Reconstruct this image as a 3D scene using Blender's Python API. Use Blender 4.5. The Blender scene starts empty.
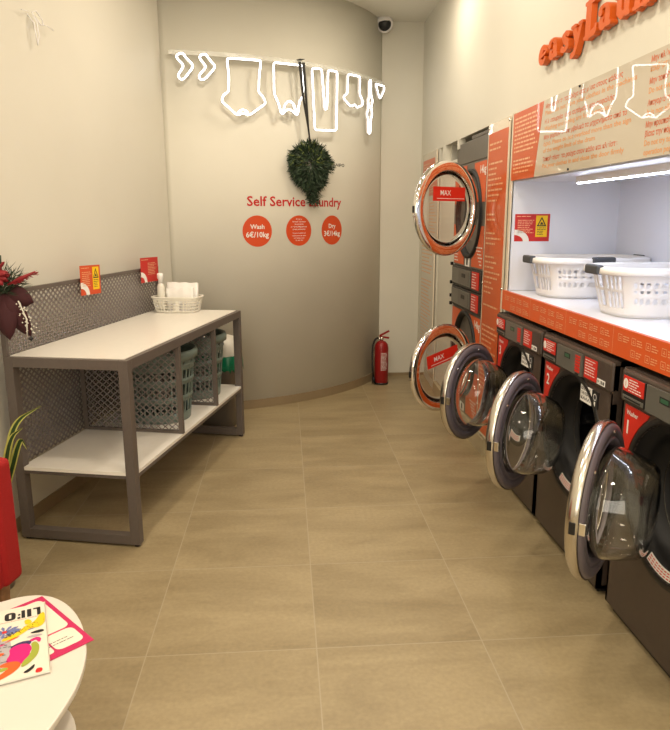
import bpy, bmesh, math, random
from mathutils import Vector, Matrix
PI = math.pi
D = bpy.data; SC = bpy.context.scene; COL = SC.collection
random.seed(7)

# ------------------------------------------------------------------ camera, world, lights, exposure
def look_matrix(pos, yaw, pitch, roll):
    f = Vector((math.sin(yaw)*math.cos(pitch), math.cos(yaw)*math.cos(pitch), -math.sin(pitch)))
    r = Vector((math.cos(yaw), -math.sin(yaw), 0)); u = r.cross(f)
    r2 = math.cos(roll)*r + math.sin(roll)*u; u2 = r2.cross(f)
    m = Matrix((r2, u2, -f)).transposed().to_4x4(); m.translation = pos
    return m
cam = D.objects.new('camera', D.cameras.new('camera')); COL.objects.link(cam)
cam.matrix_world = look_matrix(Vector((0, 0, 1.5)), math.radians(4.17), math.radians(12.2), math.radians(-.2))
cam.data.sensor_fit = 'HORIZONTAL'; cam.data.sensor_width = 36; cam.data.lens = 674/670*36
cam.data.clip_start = .05
SC.camera = cam
wd = D.worlds.new('World'); SC.world = wd; wd.use_nodes = True
bg = wd.node_tree.nodes['Background']; bg.inputs[0].default_value = (1, .88, .7, 1); bg.inputs[1].default_value = .17
SC.view_settings.view_transform = 'Standard'; SC.view_settings.look = 'None'
SC.view_settings.gamma = 1; SC.view_settings.use_curve_mapping = False
SC.view_settings.exposure = -0.17
def area(name, loc, size, power, col=(1, .80, .56), shape='DISK'):
    l = D.lights.new(name, 'AREA'); l.shape = shape; l.size = size; l.energy = power; l.color = col
    o = D.objects.new(name, l); COL.objects.link(o); o.location = loc
    return o
WARM = (1, .87, .69)
for i, (x, y, p) in enumerate([(.45, 2.0, 19), (-.75, 2.2, 15), (.5, .5, 17), (-.9, .5, 17), (.45, 3.6, 17), (-.25, 4.0, 15), (.85, 4.9, 12), (.5, -1.0, 15), (-1.2, -1.0, 15)]):
    area('ceiling_spot', (x, y, 3.17), .22, p, WARM)
shop = area('front_fill_light', (-.5, -2.1, 1.75), 2.4, 62, (1, .93, .80), 'RECTANGLE')   # added soft fill lamp behind the camera, evens out the curved wall
shop.data.size_y = 2.0; shop.rotation_euler = (PI/2, 0, 0)

# ------------------------------------------------------------------ materials
def mat(name, col, rough=.5, metal=0., coat=0., emit=None, es=0., trans=0., ior=1.45, alpha=1., bump=0., bscale=40., noise=0., nscale=8., spec=.5, coatr=.03):
    m = D.materials.new(name); m.use_nodes = True; nt = m.node_tree; b = nt.nodes['Principled BSDF']
    b.inputs['Base Color'].default_value = (*col, 1); b.inputs['Roughness'].default_value = rough
    b.inputs['Metallic'].default_value = metal; b.inputs['Coat Weight'].default_value = coat
    b.inputs['Coat Roughness'].default_value = coatr; b.inputs['Specular IOR Level'].default_value = spec
    b.inputs['Transmission Weight'].default_value = trans; b.inputs['IOR'].default_value = ior
    b.inputs['Alpha'].default_value = alpha
    if emit: b.inputs['Emission Color'].default_value = (*emit, 1); b.inputs['Emission Strength'].default_value = es
    tc = nt.nodes.new('ShaderNodeTexCoord')
    if noise:
        n = nt.nodes.new('ShaderNodeTexNoise'); n.inputs['Scale'].default_value = nscale; n.inputs['Detail'].default_value = 4
        nt.links.new(tc.outputs['Object'], n.inputs['Vector'])
        r = nt.nodes.new('ShaderNodeValToRGB')
        r.color_ramp.elements[0].position = .3; r.color_ramp.elements[1].position = .7
        r.color_ramp.elements[0].color = (*[c*(1-noise) for c in col], 1); r.color_ramp.elements[1].color = (*[min(1, c*(1+noise*.6)) for c in col], 1)
        nt.links.new(n.outputs['Fac'], r.inputs['Fac']); nt.links.new(r.outputs['Color'], b.inputs['Base Color'])
    if bump:
        n = nt.nodes.new('ShaderNodeTexNoise'); n.inputs['Scale'].default_value = bscale
        nt.links.new(tc.outputs['Object'], n.inputs['Vector'])
        bp = nt.nodes.new('ShaderNodeBump'); bp.inputs['Strength'].default_value = bump; bp.inputs['Distance'].default_value = .004
        nt.links.new(n.outputs['Fac'], bp.inputs['Height']); nt.links.new(bp.outputs['Normal'], b.inputs['Normal'])
    return m
def s2l(r, g, b):
    f = lambda c: (c/255/12.92 if c/255 <= .04045 else ((c/255+.055)/1.055)**2.4)
    return (f(r), f(g), f(b))
M = {}
M['wall'] = mat('cream_paint', (.67, .645, .56), .55, bump=.06, bscale=120, noise=.03, nscale=1.5)
M['ceiling'] = mat('ceiling_paint', (.72, .70, .62), .8)
M['frame'] = mat('taupe_powder_coat', (.118, .096, .083), .45, noise=.06, nscale=60)
M['mesh'] = mat('expanded_metal_grey', (.25, .218, .208), .38, metal=.3)
M['laminate'] = mat('white_laminate', (.80, .76, .69), .3, noise=.02, nscale=30)
M['laminate_edge'] = mat('laminate_edge', (.72, .68, .6), .4)
M['green'] = mat('sage_plastic', (.155, .205, .18), .4, noise=.05)
M['whitepl'] = mat('white_plastic', (.82, .80, .80), .32)
M['creampl'] = mat('cream_plastic', (.78, .75, .66), .35)
M['greyhandle'] = mat('grey_rubber', (.06, .065, .075), .5)
M['body'] = mat('dark_brown_enamel', (.066, .047, .037), .36, noise=.08, nscale=30, spec=.5)
M['towerbody'] = mat('warm_grey_enamel', (.12, .108, .095), .36, noise=.05, nscale=30)
M['ctrl'] = mat('control_plate_grey', (.16, .155, .135), .33, metal=.35)
M['black'] = mat('black_plastic', (.012, .011, .011), .4)
M['rubber'] = mat('black_rubber', (.011, .010, .010), .55)
M['surround'] = mat('black_surround', (.014, .012, .011), .5)
M['drum'] = mat('dark_drum_steel', (.05, .05, .055), .45, metal=.7)
M['chrome'] = mat('chrome', (.82, .80, .78), .06, metal=1.)
M['bchrome'] = mat('brushed_chrome', (.62, .58, .52), .22, metal=1.)
M['gasket'] = mat('mauve_grey_plastic', (.125, .105, .118), .35)
M['glass'] = mat('clear_glass', (.93, .94, .93), .0, trans=1., ior=1.46)
M['red'] = mat('red_vinyl', s2l(206, 42, 28), .4)
M['redcard'] = mat('red_card', s2l(196, 40, 34), .5)
M['redtext'] = mat('red_wall_lettering', s2l(190, 28, 26), .5)
M['disc'] = mat('orange_red_vinyl', s2l(208, 76, 34), .45)
M['orange'] = mat('orange_print', s2l(202, 84, 22), .4, coat=.45, noise=.06, nscale=3)
M['orangesh'] = mat('orange_gloss_band', s2l(214, 88, 32), .4, coat=.15)
M['oranget'] = mat('orange_lettering', s2l(204, 90, 22), .4)
M['oranget2'] = mat('orange_lettering_clear', s2l(212, 92, 32), .4, coat=1.)
M['oranget3'] = mat('pale_orange_lettering', s2l(222, 150, 88), .4, coat=1.)
M['palewht'] = mat('pale_print_on_orange', s2l(238, 176, 130), .4, coat=1.)
M['white'] = mat('white_print', (.85, .83, .80), .45)
M['acryl'] = mat('acrylic_over_cream', (.54, .48, .385), .4, coat=1., coatr=.0)
M['acryledge'] = mat('acrylic_edge', (.80, .70, .55), .15, coat=1.)
M['clearpl'] = mat('frosted_acrylic', (.8, .8, .74), .2, alpha=.45)
M['yellow'] = mat('yellow_print', s2l(244, 200, 20), .45)
M['neon'] = mat('white_neon', (1, 1, 1), .4, emit=(1, .985, .96), es=7.)
M['led'] = mat('cool_led', (1, 1, 1), .4, emit=(.72, .82, 1.), es=46.)
M['niche'] = mat('white_niche_laminate', (.76, .78, .87), .3)
M['skirt'] = mat('tile_skirting', (.27, .20, .115), .4, noise=.1, nscale=6)
M['redpaint'] = mat('extinguisher_red', s2l(142, 24, 26), .3, noise=.03)
M['fabric'] = mat('red_upholstery', s2l(158, 18, 18), .8, bump=.35, bscale=420, noise=.06, nscale=90)
M['wood'] = mat('brown_wood', (.30, .15, .065), .45, noise=.25, nscale=25)
M['tablewhite'] = mat('white_lacquer', (.72, .67, .60), .3)
M['pine'] = mat('dark_pine_green', (.030, .055, .026), .6, noise=.5, nscale=25)
M['pine2'] = mat('light_leaf_green', (.13, .17, .04), .6)
M['leafdark'] = mat('variegated_green', (.03, .07, .02), .45)
M['leafedge'] = mat('variegated_yellow', (.55, .55, .14), .45)
M['maroon'] = mat('maroon_velvet', (.050, .010, .013), .8, bump=.3, bscale=300)
M['redflower'] = mat('red_flower', (.26, .014, .02), .6)
M['ribbon'] = mat('black_ribbon', (.012, .012, .012), .35)
M['binbody'] = mat('grey_beige_bin', (.22, .19, .165), .45)
M['bag'] = mat('green_bag', (.0, .19, .085), .3)
M['paper'] = mat('white_paper', (.84, .82, .78), .6)
M['magenta'] = mat('magenta_print', s2l(196, 32, 92), .4)
M['ink'] = mat('black_ink', (.012, .012, .014), .4)
M['p_cream'] = mat('cream_print', s2l(232, 224, 208), .4)
M['p_yel'] = mat('print_yellow', s2l(236, 200, 30), .4)
M['p_pur'] = mat('print_blue', s2l(110, 120, 170), .4)
M['p_pink'] = mat('print_pink', s2l(214, 20, 120), .4)
M['p_grn'] = mat('print_green', s2l(160, 168, 60), .4)
M['p_org'] = mat('print_orange', s2l(232, 96, 36), .4)
M['p_red'] = mat('print_red', s2l(216, 36, 36), .4)
M['p_gry'] = mat('print_grey', s2l(178, 172, 176), .4)
M['p_nav'] = mat('print_navy', s2l(60, 46, 96), .4)
M['screen'] = mat('green_lcd', (.01, .02, .012), .3, emit=(.25, .8, .3), es=.10)
M['beigeplinth'] = mat('beige_plinth', (.44, .37, .24), .5)
M['concrete'] = mat('bay_dark_board', (.10, .09, .08), .7)

def floor_material():
    m = D.materials.new('stone_look_floor_tiles'); m.use_nodes = True; nt = m.node_tree; b = nt.nodes['Principled BSDF']; N = nt.nodes; Lk = nt.links
    geo = N.new('ShaderNodeNewGeometry'); sep = N.new('ShaderNodeSeparateXYZ'); Lk.new(geo.outputs['Position'], sep.inputs[0])
    def mth(op, a, bb=None):
        n = N.new('ShaderNodeMath'); n.operation = op
        for i, v in enumerate((a, bb)):
            if v is None: continue
            if isinstance(v, (int, float)): n.inputs[i].default_value = v
            else: Lk.new(v, n.inputs[i])
        return n.outputs[0]
    T = .601; lines = []; cells = []
    for ax, o in (('X', .087), ('Y', 2.142)):
        c = mth('DIVIDE', mth('SUBTRACT', sep.outputs[ax], o-60*T), T)
        fr = mth('FRACT', c); cells.append(mth('FLOOR', c))
        d = mth('MINIMUM', fr, mth('SUBTRACT', 1, fr)); lines.append(mth('LESS_THAN', d, .0036))
    line = mth('MAXIMUM', lines[0], lines[1])
    comb = N.new('ShaderNodeCombineXYZ'); Lk.new(cells[0], comb.inputs[0]); Lk.new(cells[1], comb.inputs[1])
    wn = N.new('ShaderNodeTexWhiteNoise'); Lk.new(comb.outputs[0], wn.inputs['Vector'])
    off = N.new('ShaderNodeVectorMath'); off.operation = 'MULTIPLY_ADD'
    Lk.new(wn.outputs['Color'], off.inputs[0]); off.inputs[1].default_value = (20, 20, 20); Lk.new(geo.outputs['Position'], off.inputs[2])
    mp = N.new('ShaderNodeMapping'); mp.inputs['Scale'].default_value = (1.1, 3.6, 1); Lk.new(off.outputs[0], mp.inputs['Vector'])
    n1 = N.new('ShaderNodeTexNoise'); n1.inputs['Scale'].default_value = 1.3; n1.inputs['Detail'].default_value = 6; n1.inputs['Roughness'].default_value = .62; n1.inputs['Distortion'].default_value = .5
    Lk.new(mp.outputs[0], n1.inputs['Vector'])
    ramp = N.new('ShaderNodeValToRGB'); Lk.new(n1.outputs['Fac'], ramp.inputs['Fac'])
    e = ramp.color_ramp.elements; e[0].position = .33; e[0].color = (.275, .212, .116, 1); e[1].position = .62; e[1].color = (.375, .296, .170, 1)
    fine = N.new('ShaderNodeTexNoise'); fine.inputs['Scale'].default_value = 60; Lk.new(geo.outputs['Position'], fine.inputs['Vector'])
    mx0 = N.new('ShaderNodeMixRGB'); mx0.blend_type = 'OVERLAY'; mx0.inputs[0].default_value = .18; Lk.new(ramp.outputs[0], mx0.inputs[1]); Lk.new(fine.outputs['Fac'], mx0.inputs[2])
    mix = N.new('ShaderNodeMixRGB'); Lk.new(line, mix.inputs[0]); Lk.new(mx0.outputs[0], mix.inputs[1]); mix.inputs[2].default_value = (.40, .33, .22, 1)
    Lk.new(mix.outputs[0], b.inputs['Base Color'])
    rr = N.new('ShaderNodeMapRange'); rr.inputs['To Min'].default_value = .33; rr.inputs['To Max'].default_value = .5; Lk.new(n1.outputs['Fac'], rr.inputs['Value']); Lk.new(rr.outputs[0], b.inputs['Roughness'])
    bp = N.new('ShaderNodeBump'); bp.inputs['Strength'].default_value = .25; bp.inputs['Distance'].default_value = .002; bp.invert = True
    Lk.new(line, bp.inputs['Height']); Lk.new(bp.outputs[0], b.inputs['Normal'])
    return m
M['floor'] = floor_material()

# ------------------------------------------------------------------ mesh builder
ID = Matrix.Identity(4)
def frame(o, x, y, z):
    m = Matrix((Vector(x), Vector(y), Vector(z))).transposed().to_4x4(); m.translation = Vector(o); return m
def axis_frame(o, z, up=(0, 0, 1)):
    z = Vector(z).normalized(); up = Vector(up)
    if abs(z.dot(up)) > .98: up = Vector((1, 0, 0))
    x = up.cross(z).normalized(); y = z.cross(x)
    return frame(o, x, y, z)
_txt = {}
def text_geo(s, bold=0., res=2):
    k = (s, bold, res)
    if k not in _txt:
        c = D.curves.new('t', 'FONT'); c.body = s; c.size = 1; c.offset = bold; c.resolution_u = res; c.align_x = 'LEFT'
        o = D.objects.new('t', c); COL.objects.link(o); bpy.context.view_layer.update()
        me = D.meshes.new_from_object(o.evaluated_get(bpy.context.evaluated_depsgraph_get()))
        vs = [v.co.copy() for v in me.vertices]; fs = [tuple(p.vertices) for p in me.polygons]
        D.objects.remove(o); D.curves.remove(c); D.meshes.remove(me)
        if vs:
            x0 = min(v.x for v in vs); x1 = max(v.x for v in vs)
        else: x0 = x1 = 0
        _txt[k] = ([Vector((v.x-x0, v.y, 0)) for v in vs], fs, x1-x0)
    return _txt[k]
class MB:
    def __init__(s, T=ID): s.bm = bmesh.new(); s.mats = []; s.mi = 0; s.T = T
    def m(s, key):
        if key not in s.mats: s.mats.append(key)
        s.mi = s.mats.index(key); return s
    def v(s, p): return s.bm.verts.new(s.T @ Vector(p))
    def f(s, vs, smooth=False):
        try: fc = s.bm.faces.new(vs)
        except ValueError: return None
        fc.material_index = s.mi; fc.smooth = smooth; return fc
    def hexa(s, P):
        v = [s.v(p) for p in P]
        for q in ((0, 3, 2, 1), (4, 5, 6, 7), (0, 1, 5, 4), (1, 2, 6, 5), (2, 3, 7, 6), (3, 0, 4, 7)): s.f([v[i] for i in q])
        return s
    def box(s, x0, x1, y0, y1, z0, z1, X=ID):
        return s.hexa([X @ Vector(p) for p in ((x0, y0, z0), (x1, y0, z0), (x1, y1, z0), (x0, y1, z0), (x0, y0, z1), (x1, y0, z1), (x1, y1, z1), (x0, y1, z1))])
    def bar(s, a, b, w, h, up=(0, 0, 1)):
        a = Vector(a); b = Vector(b); F = axis_frame(a, b-a, up); L = (b-a).length
        return s.box(-w/2, w/2, -h/2, h/2, 0, L, F)
    def prism(s, pts, h0, h1, X=ID, smooth=False):      # polygon in local xy, extruded along local z
        a = [s.v(X @ Vector((p[0], p[1], h0))) for p in pts]; b = [s.v(X @ Vector((p[0], p[1], h1))) for p in pts]
        n = len(pts)
        s.f(a[::-1]); s.f(b)
        for i in range(n): s.f([a[i], a[(i+1) % n], b[(i+1) % n], b[i]], smooth)
        return s
    def flat(s, pts, z=0, X=ID):
        s.f([s.v(X @ Vector((p[0], p[1], z))) for p in pts]); return s
    def lathe(s, prof, X=ID, n=32, loop=False, smooth=True, sx=1, sy=1):
        rings = []
        for r, t in prof:
            if r < 1e-5: rings.append([s.v(X @ Vector((0, 0, t)))])
            else: rings.append([s.v(X @ Vector((r*sx*math.cos(2*PI*i/n), r*sy*math.sin(2*PI*i/n), t))) for i in range(n)])
        m = len(rings)
        for k in range(m if loop else m-1):
            A, B = rings[k], rings[(k+1) % m]
            for i in range(n):
                j = (i+1) % n
                if len(A) == 1 and len(B) == 1: continue
                if len(A) == 1: s.f([A[0], B[i], B[j]], smooth)
                elif len(B) == 1: s.f([A[i], A[j], B[0]], smooth)
                else: s.f([A[i], A[j], B[j], B[i]], smooth)
        return s
    def tube(s, pts, r, n=8, closed=False, cap=True):
        pts = [Vector(p) for p in pts]; N = len(pts); rings = []; prev = None
        for i, p in enumerate(pts):
            if closed: t = (pts[(i+1) % N]-pts[i-1])
            else: t = pts[min(i+1, N-1)]-pts[max(i-1, 0)]
            if t.length < 1e-9: t = Vector((0, 0, 1))
            t.normalize()
            if prev is None:
                up = Vector((0, 0, 1)) if abs(t.z) < .9 else Vector((1, 0, 0)); x = up.cross(t).normalized()
            else:
                x = (prev-t*prev.dot(t)); x = x.normalized() if x.length > 1e-6 else prev
            prev = x; y = t.cross(x); rr = r[i] if isinstance(r, (list, tuple)) else r
            rings.append([s.v(p+(x*math.cos(2*PI*k/n)+y*math.sin(2*PI*k/n))*rr) for k in range(n)])
        for i in range(N if closed else N-1):
            A, B = rings[i], rings[(i+1) % N]
            for k in range(n): s.f([A[k], A[(k+1) % n], B[(k+1) % n], B[k]], True)
        if cap and not closed: s.f(rings[0][::-1]); s.f(rings[-1])
        return s
    def text(s, st, x, y, h, X=ID, width=None, align='L', bold=0., z=0., fn=None, up=False):
        vs, fs, w = text_geo(st, bold)
        if not vs: return s
        sc = h/.70; sx = sc if width is None else width/w
        W_ = w*sx; ox = x-(W_/2 if align == 'C' else (W_ if align == 'R' else 0))
        nv = []
        for q in vs:
            p = Vector((ox+q.x*sx, y+q.y*sc, z)); nv.append(s.v(fn(p) if fn else X @ p))
        for q in fs: s.f([nv[i] for i in q])
        return s
    def rect(s, x0, x1, y0, y1, z=0, X=ID):
        return s.flat([(x0, y0), (x1, y0), (x1, y1), (x0, y1)], z, X)
    def words(s, x0, x1, y, h, X=ID, z=0, rnd=None, last=1.):   # a row of tiny illegible print
        rnd = rnd or random; x = x0; xe = x0+(x1-x0)*last
        while x < xe-h*.5:
            w = min(h*rnd.uniform(1.2, 4.5), xe-x); s.rect(x, x+w, y, y+h*.62, z, X); x += w+h*.55
        return s
    def hole_plate(s, x0, x1, z0, z1, cx, cz, r, y, t, n=64):   # plate in xz plane at y, thickness t (+y) with a round hole
        def per(a):
            dx, dz = math.cos(a), math.sin(a); k = 1e9
            if dx > 1e-9: k = min(k, (x1-cx)/dx)
            if dx < -1e-9: k = min(k, (x0-cx)/dx)
            if dz > 1e-9: k = min(k, (z1-cz)/dz)
            if dz < -1e-9: k = min(k, (z0-cz)/dz)
            return cx+dx*k, cz+dz*k
        an = sorted(set([round(2*PI*i/n, 6) for i in range(n)]+[round(math.atan2(b-cz, a-cx) % (2*PI), 6) for a in (x0, x1) for b in (z0, z1)]))
        I = []; O = []; I2 = []; O2 = []
        for a in an:
            px, pz = per(a); ix, iz = cx+r*math.cos(a), cz+r*math.sin(a)
            I.append(s.v((ix, y, iz))); O.append(s.v((px, y, pz))); I2.append(s.v((ix, y+t, iz))); O2.append(s.v((px, y+t, pz)))
        k = len(an)
        for i in range(k):
            j = (i+1) % k
            s.f([I[i], I[j], O[j], O[i]]); s.f([I2[i], O2[i], O2[j], I2[j]]); s.f([I[i], I2[i], I2[j], I[j]]); s.f([O[i], O[j], O2[j], O2[i]])
        return s
    def build(s, name, parent=None, bevel=0., label=None, kind=None, seg=2, solid=0., weld=False):
        bm = s.bm
        if weld: bmesh.ops.remove_doubles(bm, verts=bm.verts, dist=1e-5)
        bmesh.ops.recalc_face_normals(bm, faces=bm.faces)
        me = D.meshes.new(name); bm.to_mesh(me); bm.free()
        for k in s.mats: me.materials.append(M[k])
        o = D.objects.new(name, me); COL.objects.link(o)
        if parent: o.parent = parent
        if solid:
            md = o.modifiers.new('Solidify', 'SOLIDIFY'); md.thickness = solid; md.offset = 0
        if bevel:
            md = o.modifiers.new('Bevel', 'BEVEL'); md.width = bevel; md.segments = seg; md.limit_method = 'ANGLE'; md.angle_limit = math.radians(40)
        if label: o['label'] = label
        if kind: o['kind'] = kind
        return o
def thing(name, label, cat, loc=(0, 0, 0), rz=0, group=None):
    o = D.objects.new(name, None); COL.objects.link(o); o.location = loc; o.rotation_euler = (0, 0, rz); o.empty_display_size = .05
    o['label'] = label; o['category'] = cat
    if group: o['group'] = group
    return o
def tag(o, label, cat, group=None):
    o['label'] = label; o['category'] = cat
    if group: o['group'] = group
    return o
def rpath(pts, r=.02, n=4, closed=True):
    """round the corners of a polyline"""
    P = [Vector(p) for p in pts]; out = []; N = len(P)
    for i in range(N):
        if not closed and i in (0, N-1): out.append(P[i]); continue
        a, b, c = P[i-1], P[i], P[(i+1) % N]
        ra = min(r, (a-b).length*.45); rc = min(r, (c-b).length*.45)
        p = b+(a-b).normalized()*ra; q = b+(c-b).normalized()*rc
        for k in range(n+1):
            t = k/n; out.append(p*(1-t)**2+b*2*t*(1-t)+q*t*t)
    return out

# ------------------------------------------------------------------ room
H = 3.2
TA = math.radians(13.3)
RA = Vector((-.702, 2.961, 0)); RU = Vector((math.sin(TA), math.cos(TA), 0)); RW = Vector((-math.cos(TA), math.sin(TA), 0))
def rack(a, b, z): return RA+RU*a+RW*b+Vector((0, 0, z))
WL = .67                                       # the left wall runs parallel to the rack
CC = Vector((-.898, 7.172)); CR = 1.957        # the convex wall
S0, S1 = .040, 2.265
def cyl(s_, z, off=0.):
    a = s_/CR; return Vector((CC.x+(CR+off)*math.sin(a), CC.y-(CR+off)*math.cos(a), z))
WX = 1.27
YB = -2.2
def wl(yy): # x of left wall at y
    P = rack(0, WL, 0); k = (yy-P.y)/RU.y; return P.x+RU.x*k
MB().m('floor').box(-3.2, 2.4, YB-.3, 7.4, -.1, 0).build('floor', kind='structure')
MB().m('ceiling').box(-3.2, 2.4, YB-.3, 7.4, H, H+.1).build('ceiling', kind='structure')
c0 = cyl(S0, 0); b = MB().m('wall')
p0 = Vector((wl(YB), YB, 0)); b.prism([(p0.x, p0.y), (c0.x, c0.y), (c0.x-.35, c0.y+.25), (p0.x-.25, p0.y)][::-1], 0, H); b.build('wall_left', kind='structure')
b = MB().m('wall'); n = 60
rows = [[cyl(S0+(S1-S0)*i/n, z, o) for i in range(n+1)] for z, o in ((0, 0), (H, 0), (H, -.15), (0, -.15))]
V_ = [[b.v(p) for p in r] for r in rows]
for k in range(4):
    A, B = V_[k], V_[(k+1) % 4]
    for i in range(n): b.f([A[i], A[i+1], B[i+1], B[i]], k in (0, 2))
b.f([V_[k][0] for k in range(4)]); b.f([V_[k][-1] for k in range(3, -1, -1)])
b.build('wall_curved', kind='structure')
MB().m('wall').box(.80, 2.2, 6.385, 6.5, 0, H).build('wall_back', kind='structure')
MB().m('wall').box(-3.1, 2.2, YB-.12, YB, 0, H).build('wall_front', kind='structure')
# above the panels, far pier, pier behind the orange panel, near pier, above the niche
for q in ((YB, 6.385, 2.06, H), (5.62, 6.385, 0, 2.06), (3.818, 4.245, 0, 2.06), (YB, 1.55, 0, 2.06), (1.55, 3.80, 1.73, 2.06)):
    MB().m('wall').box(WX, 2.12, *q).build('wall_right', kind='structure')
MB().m('concrete').box(2.12, 2.2, YB, 6.385, 0, 2.06).build('wall_bay', kind='structure')
# skirting
b = MB().m('skirt'); n = 40
for i in range(n):
    a, c = S0+(S1-S0)*i/n, S0+(S1-S0)*(i+1)/n
    b.hexa([cyl(a, 0, -.01), cyl(a, 0, .008), cyl(c, 0, .008), cyl(c, 0, -.01), cyl(a, .072, -.01), cyl(a, .072, .008), cyl(c, .072, .008), cyl(c, .072, -.01)])
b.build('baseboard_curved', kind='structure')
b = MB().m('skirt'); a0 = rack(-5.1, WL-.008, 0); a1 = rack(2.2, WL-.008, 0); w0 = RW*.02
b.hexa([a0, a1, a1+w0, a0+w0]+[p+Vector((0, 0, .072)) for p in (a0, a1, a1+w0, a0+w0)]); b.build('baseboard_left', kind='structure')
b = MB().m('skirt').box(.895, 1.27, 6.375, 6.395, 0, .03); b.build('baseboard_back', kind='structure')
# niche lining above the washers
b = MB().m('niche')
b.box(1.262, 1.90, 3.765, 3.79, 1.10, 1.70); b.box(1.262, 1.90, 1.56, 1.585, 1.10, 1.70)
b.box(1.88, 1.90, 1.585, 3.765, 1.10, 1.70); b.box(1.285, 1.90, 1.56, 3.79, 1.70, 1.725)
b.build('trim_1', kind='structure')
b = MB().m('acryledge').box(1.255, 1.268, 3.765, 3.80, 1.10, 2.06); b.build('trim_2', kind='structure')

# ------------------------------------------------------------------ shelf with the orange band
t = thing('folding_shelf', 'long white shelf with an orange printed front band above the open washers', 'shelf', (1.57, 2.66, 1.0))
X_ = Matrix.Translation((-1.57, -2.66, -1.0))
MB(X_).m('niche').box(1.262, 1.88, 1.585, 3.765, 1.06, 1.098).build('shelf_board', t, .002)
b = MB(X_).m('orangesh').box(1.245, 1.262, 1.585, 3.80, .992, 1.10)
F = frame((1.2445, 3.80, .992), (0, -1, 0), (0, 0, 1), (-1, 0, 0))   # x runs towards the camera, y up
b.m('palewht'); rnd = random.Random(3)
x = .03
for g in range(5):
    b.rect(x+.425, x+.427, .0, .108, .0005, F)
    for i in range(4):
        gx = x+.02+i*.10
        for j in range(2):
            gy = .016+j*.044
            if i == 0 and j == 0: continue
            for q in ((0, .03, 0, .0022), (0, .03, .024, .0262), (0, .0022, 0, .026), (.028, .03, 0, .026)): b.rect(gx+q[0], gx+q[1], gy+q[2], gy+q[3], .0005, F)
            b.rect(gx+.008, gx+.022, gy+.008, gy+.011, .0005, F); b.rect(gx+.011, gx+.019, gy+.014, gy+.017, .0005, F)
            for k in range(3): b.words(gx+.038, gx+.083, gy+.001+k*.009, .006, F, .0005, rnd, rnd.uniform(.6, 1))
    x += .445
b.build('front_band', t, label='orange band with white icons and small print')
# ------------------------------------------------------------------ panels on the right wall
GREEK = ['Μην αφήνετε τα ρούχα σας στα μηχανήματα μετά το', 'τέλος του προγράμματος. Please remove your items', 'from the machine when the cycle is complete']
# tall orange column panel
fr = frame((1.262, 4.245, 0), (0, -1, 0), (0, 0, 1), (-1, 0, 0))
b = MB().m('acryledge').box(-.0, .405, .12, 2.055, 0, .006, fr).m('orange').box(.02, .385, .14, 2.0, .0062, .0075, fr)
b.m('palewht'); rnd = random.Random(11); z = 1.93
while z > .3:
    if rnd.random() < .16: z -= .05; continue
    b.words(.045, .355, z, .017, fr, .0085, rnd, rnd.uniform(.45, 1)); z -= .031
b.m('bchrome')
for xx in (.01, .395):
    for zz in (.3, 1.1, 2.035): b.lathe([(0, .012), (.006, .012), (.007, .006)], fr @ Matrix.Translation((xx, zz, 0)), 12)
b.build('column_panel'); tag(D.objects['column_panel'], 'tall narrow orange panel of white print between dryer tower and washers', 'sign')
# upper orange panel + clear panel
fr = frame((1.262, 3.79, 1.70), (0, -1, 0), (0, 0, 1), (-1, 0, 0))
b = MB().m('acryledge').box(0, .012, 0, .355, 0, .006, fr).m('orange')
b.prism([(.012, .004), (.36, .004), (.445, .352), (.012, .352)], .0, .0075, fr)
b.m('palewht'); rnd = random.Random(5)
for i in range(9): b.words(.04, .40, .315-i*.021, .014, fr, .0082, rnd, rnd.uniform(.8, 1))
for i in range(4): b.words(.04, .36, .10-i*.02, .014, fr, .0082, rnd, rnd.uniform(.7, .95))
o = b.build('orange_notice_panel'); tag(o, 'orange notice panel with slanted edge above the far end of the white niche', 'sign')
b = MB().m('acryl')
b.prism([(.361, .004), (2.2, .004), (2.2, .352), (.446, .352)], .0, .0072, fr)
L1 = [['Μην αφήνετε τα ρούχα σας μέσα στους κάδους', 'Please do not leave your clothes in the machines'],
      ['Η λειτουργία είναι αυτόματη και ασφαλής', 'Washing and drying are fully automatic'],
      ['Δεν επιτρέπεται το κάπνισμα στον χώρο αυτό', 'It is forbidden to smoke inside this shop'],
      ['Μην φορτώνετε υπερβολικά τα μηχανήματα από το', 'όριο. Please do not overload more than the sign', 'of the weight limit of the drum'],
      ['Τοποθετήστε τα ρούχα στον κάδο και κλείστε', 'Put your clothes in and close the door firmly']]
R1 = [['Μην πλένετε χαλιά και', 'κουβέρτες. Do not wash'], ['Μην τοποθετείτε βρεγμένα', 'Do not overload the'], ['Απαγορεύεται αυστηρά να', 'It is not allowed to dye'],
      ['Μην προσπαθήσετε να ανοίξετε', 'βίαια την πόρτα όσο λειτουργεί', 'Do not try to open the door while', 'operation pending or during']]
def block(groups, x, y, h, gap, lw, bd):
    for g in groups:
        for k, s_ in enumerate(g):
            b.m('oranget2' if k == 0 or (len(g) == 4 and k == 1) else 'oranget3')
            b.text(s_, x, y, h, fr, bold=bd, z=.0077, width=min(len(s_)*h*lw, 2.19-x)); y -= gap
        y -= gap*.32
block(L1[:2]+L1[3:], .47, .312, .0195, .0305, .92, .02)
block(R1, 1.42, .318, .0195, .0305, .66, .02)
b.m('black')
for xx, zz in ((.785, .012), (.85, .345), (1.6, .012), (1.6, .345)): b.lathe([(0, .013), (.005, .013), (.005, .007)], fr @ Matrix.Translation((xx, zz, 0)), 12)
o = b.build('clear_notice_panel'); tag(o, 'long clear acrylic panel with orange Greek and English print above the niche', 'sign')
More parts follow.
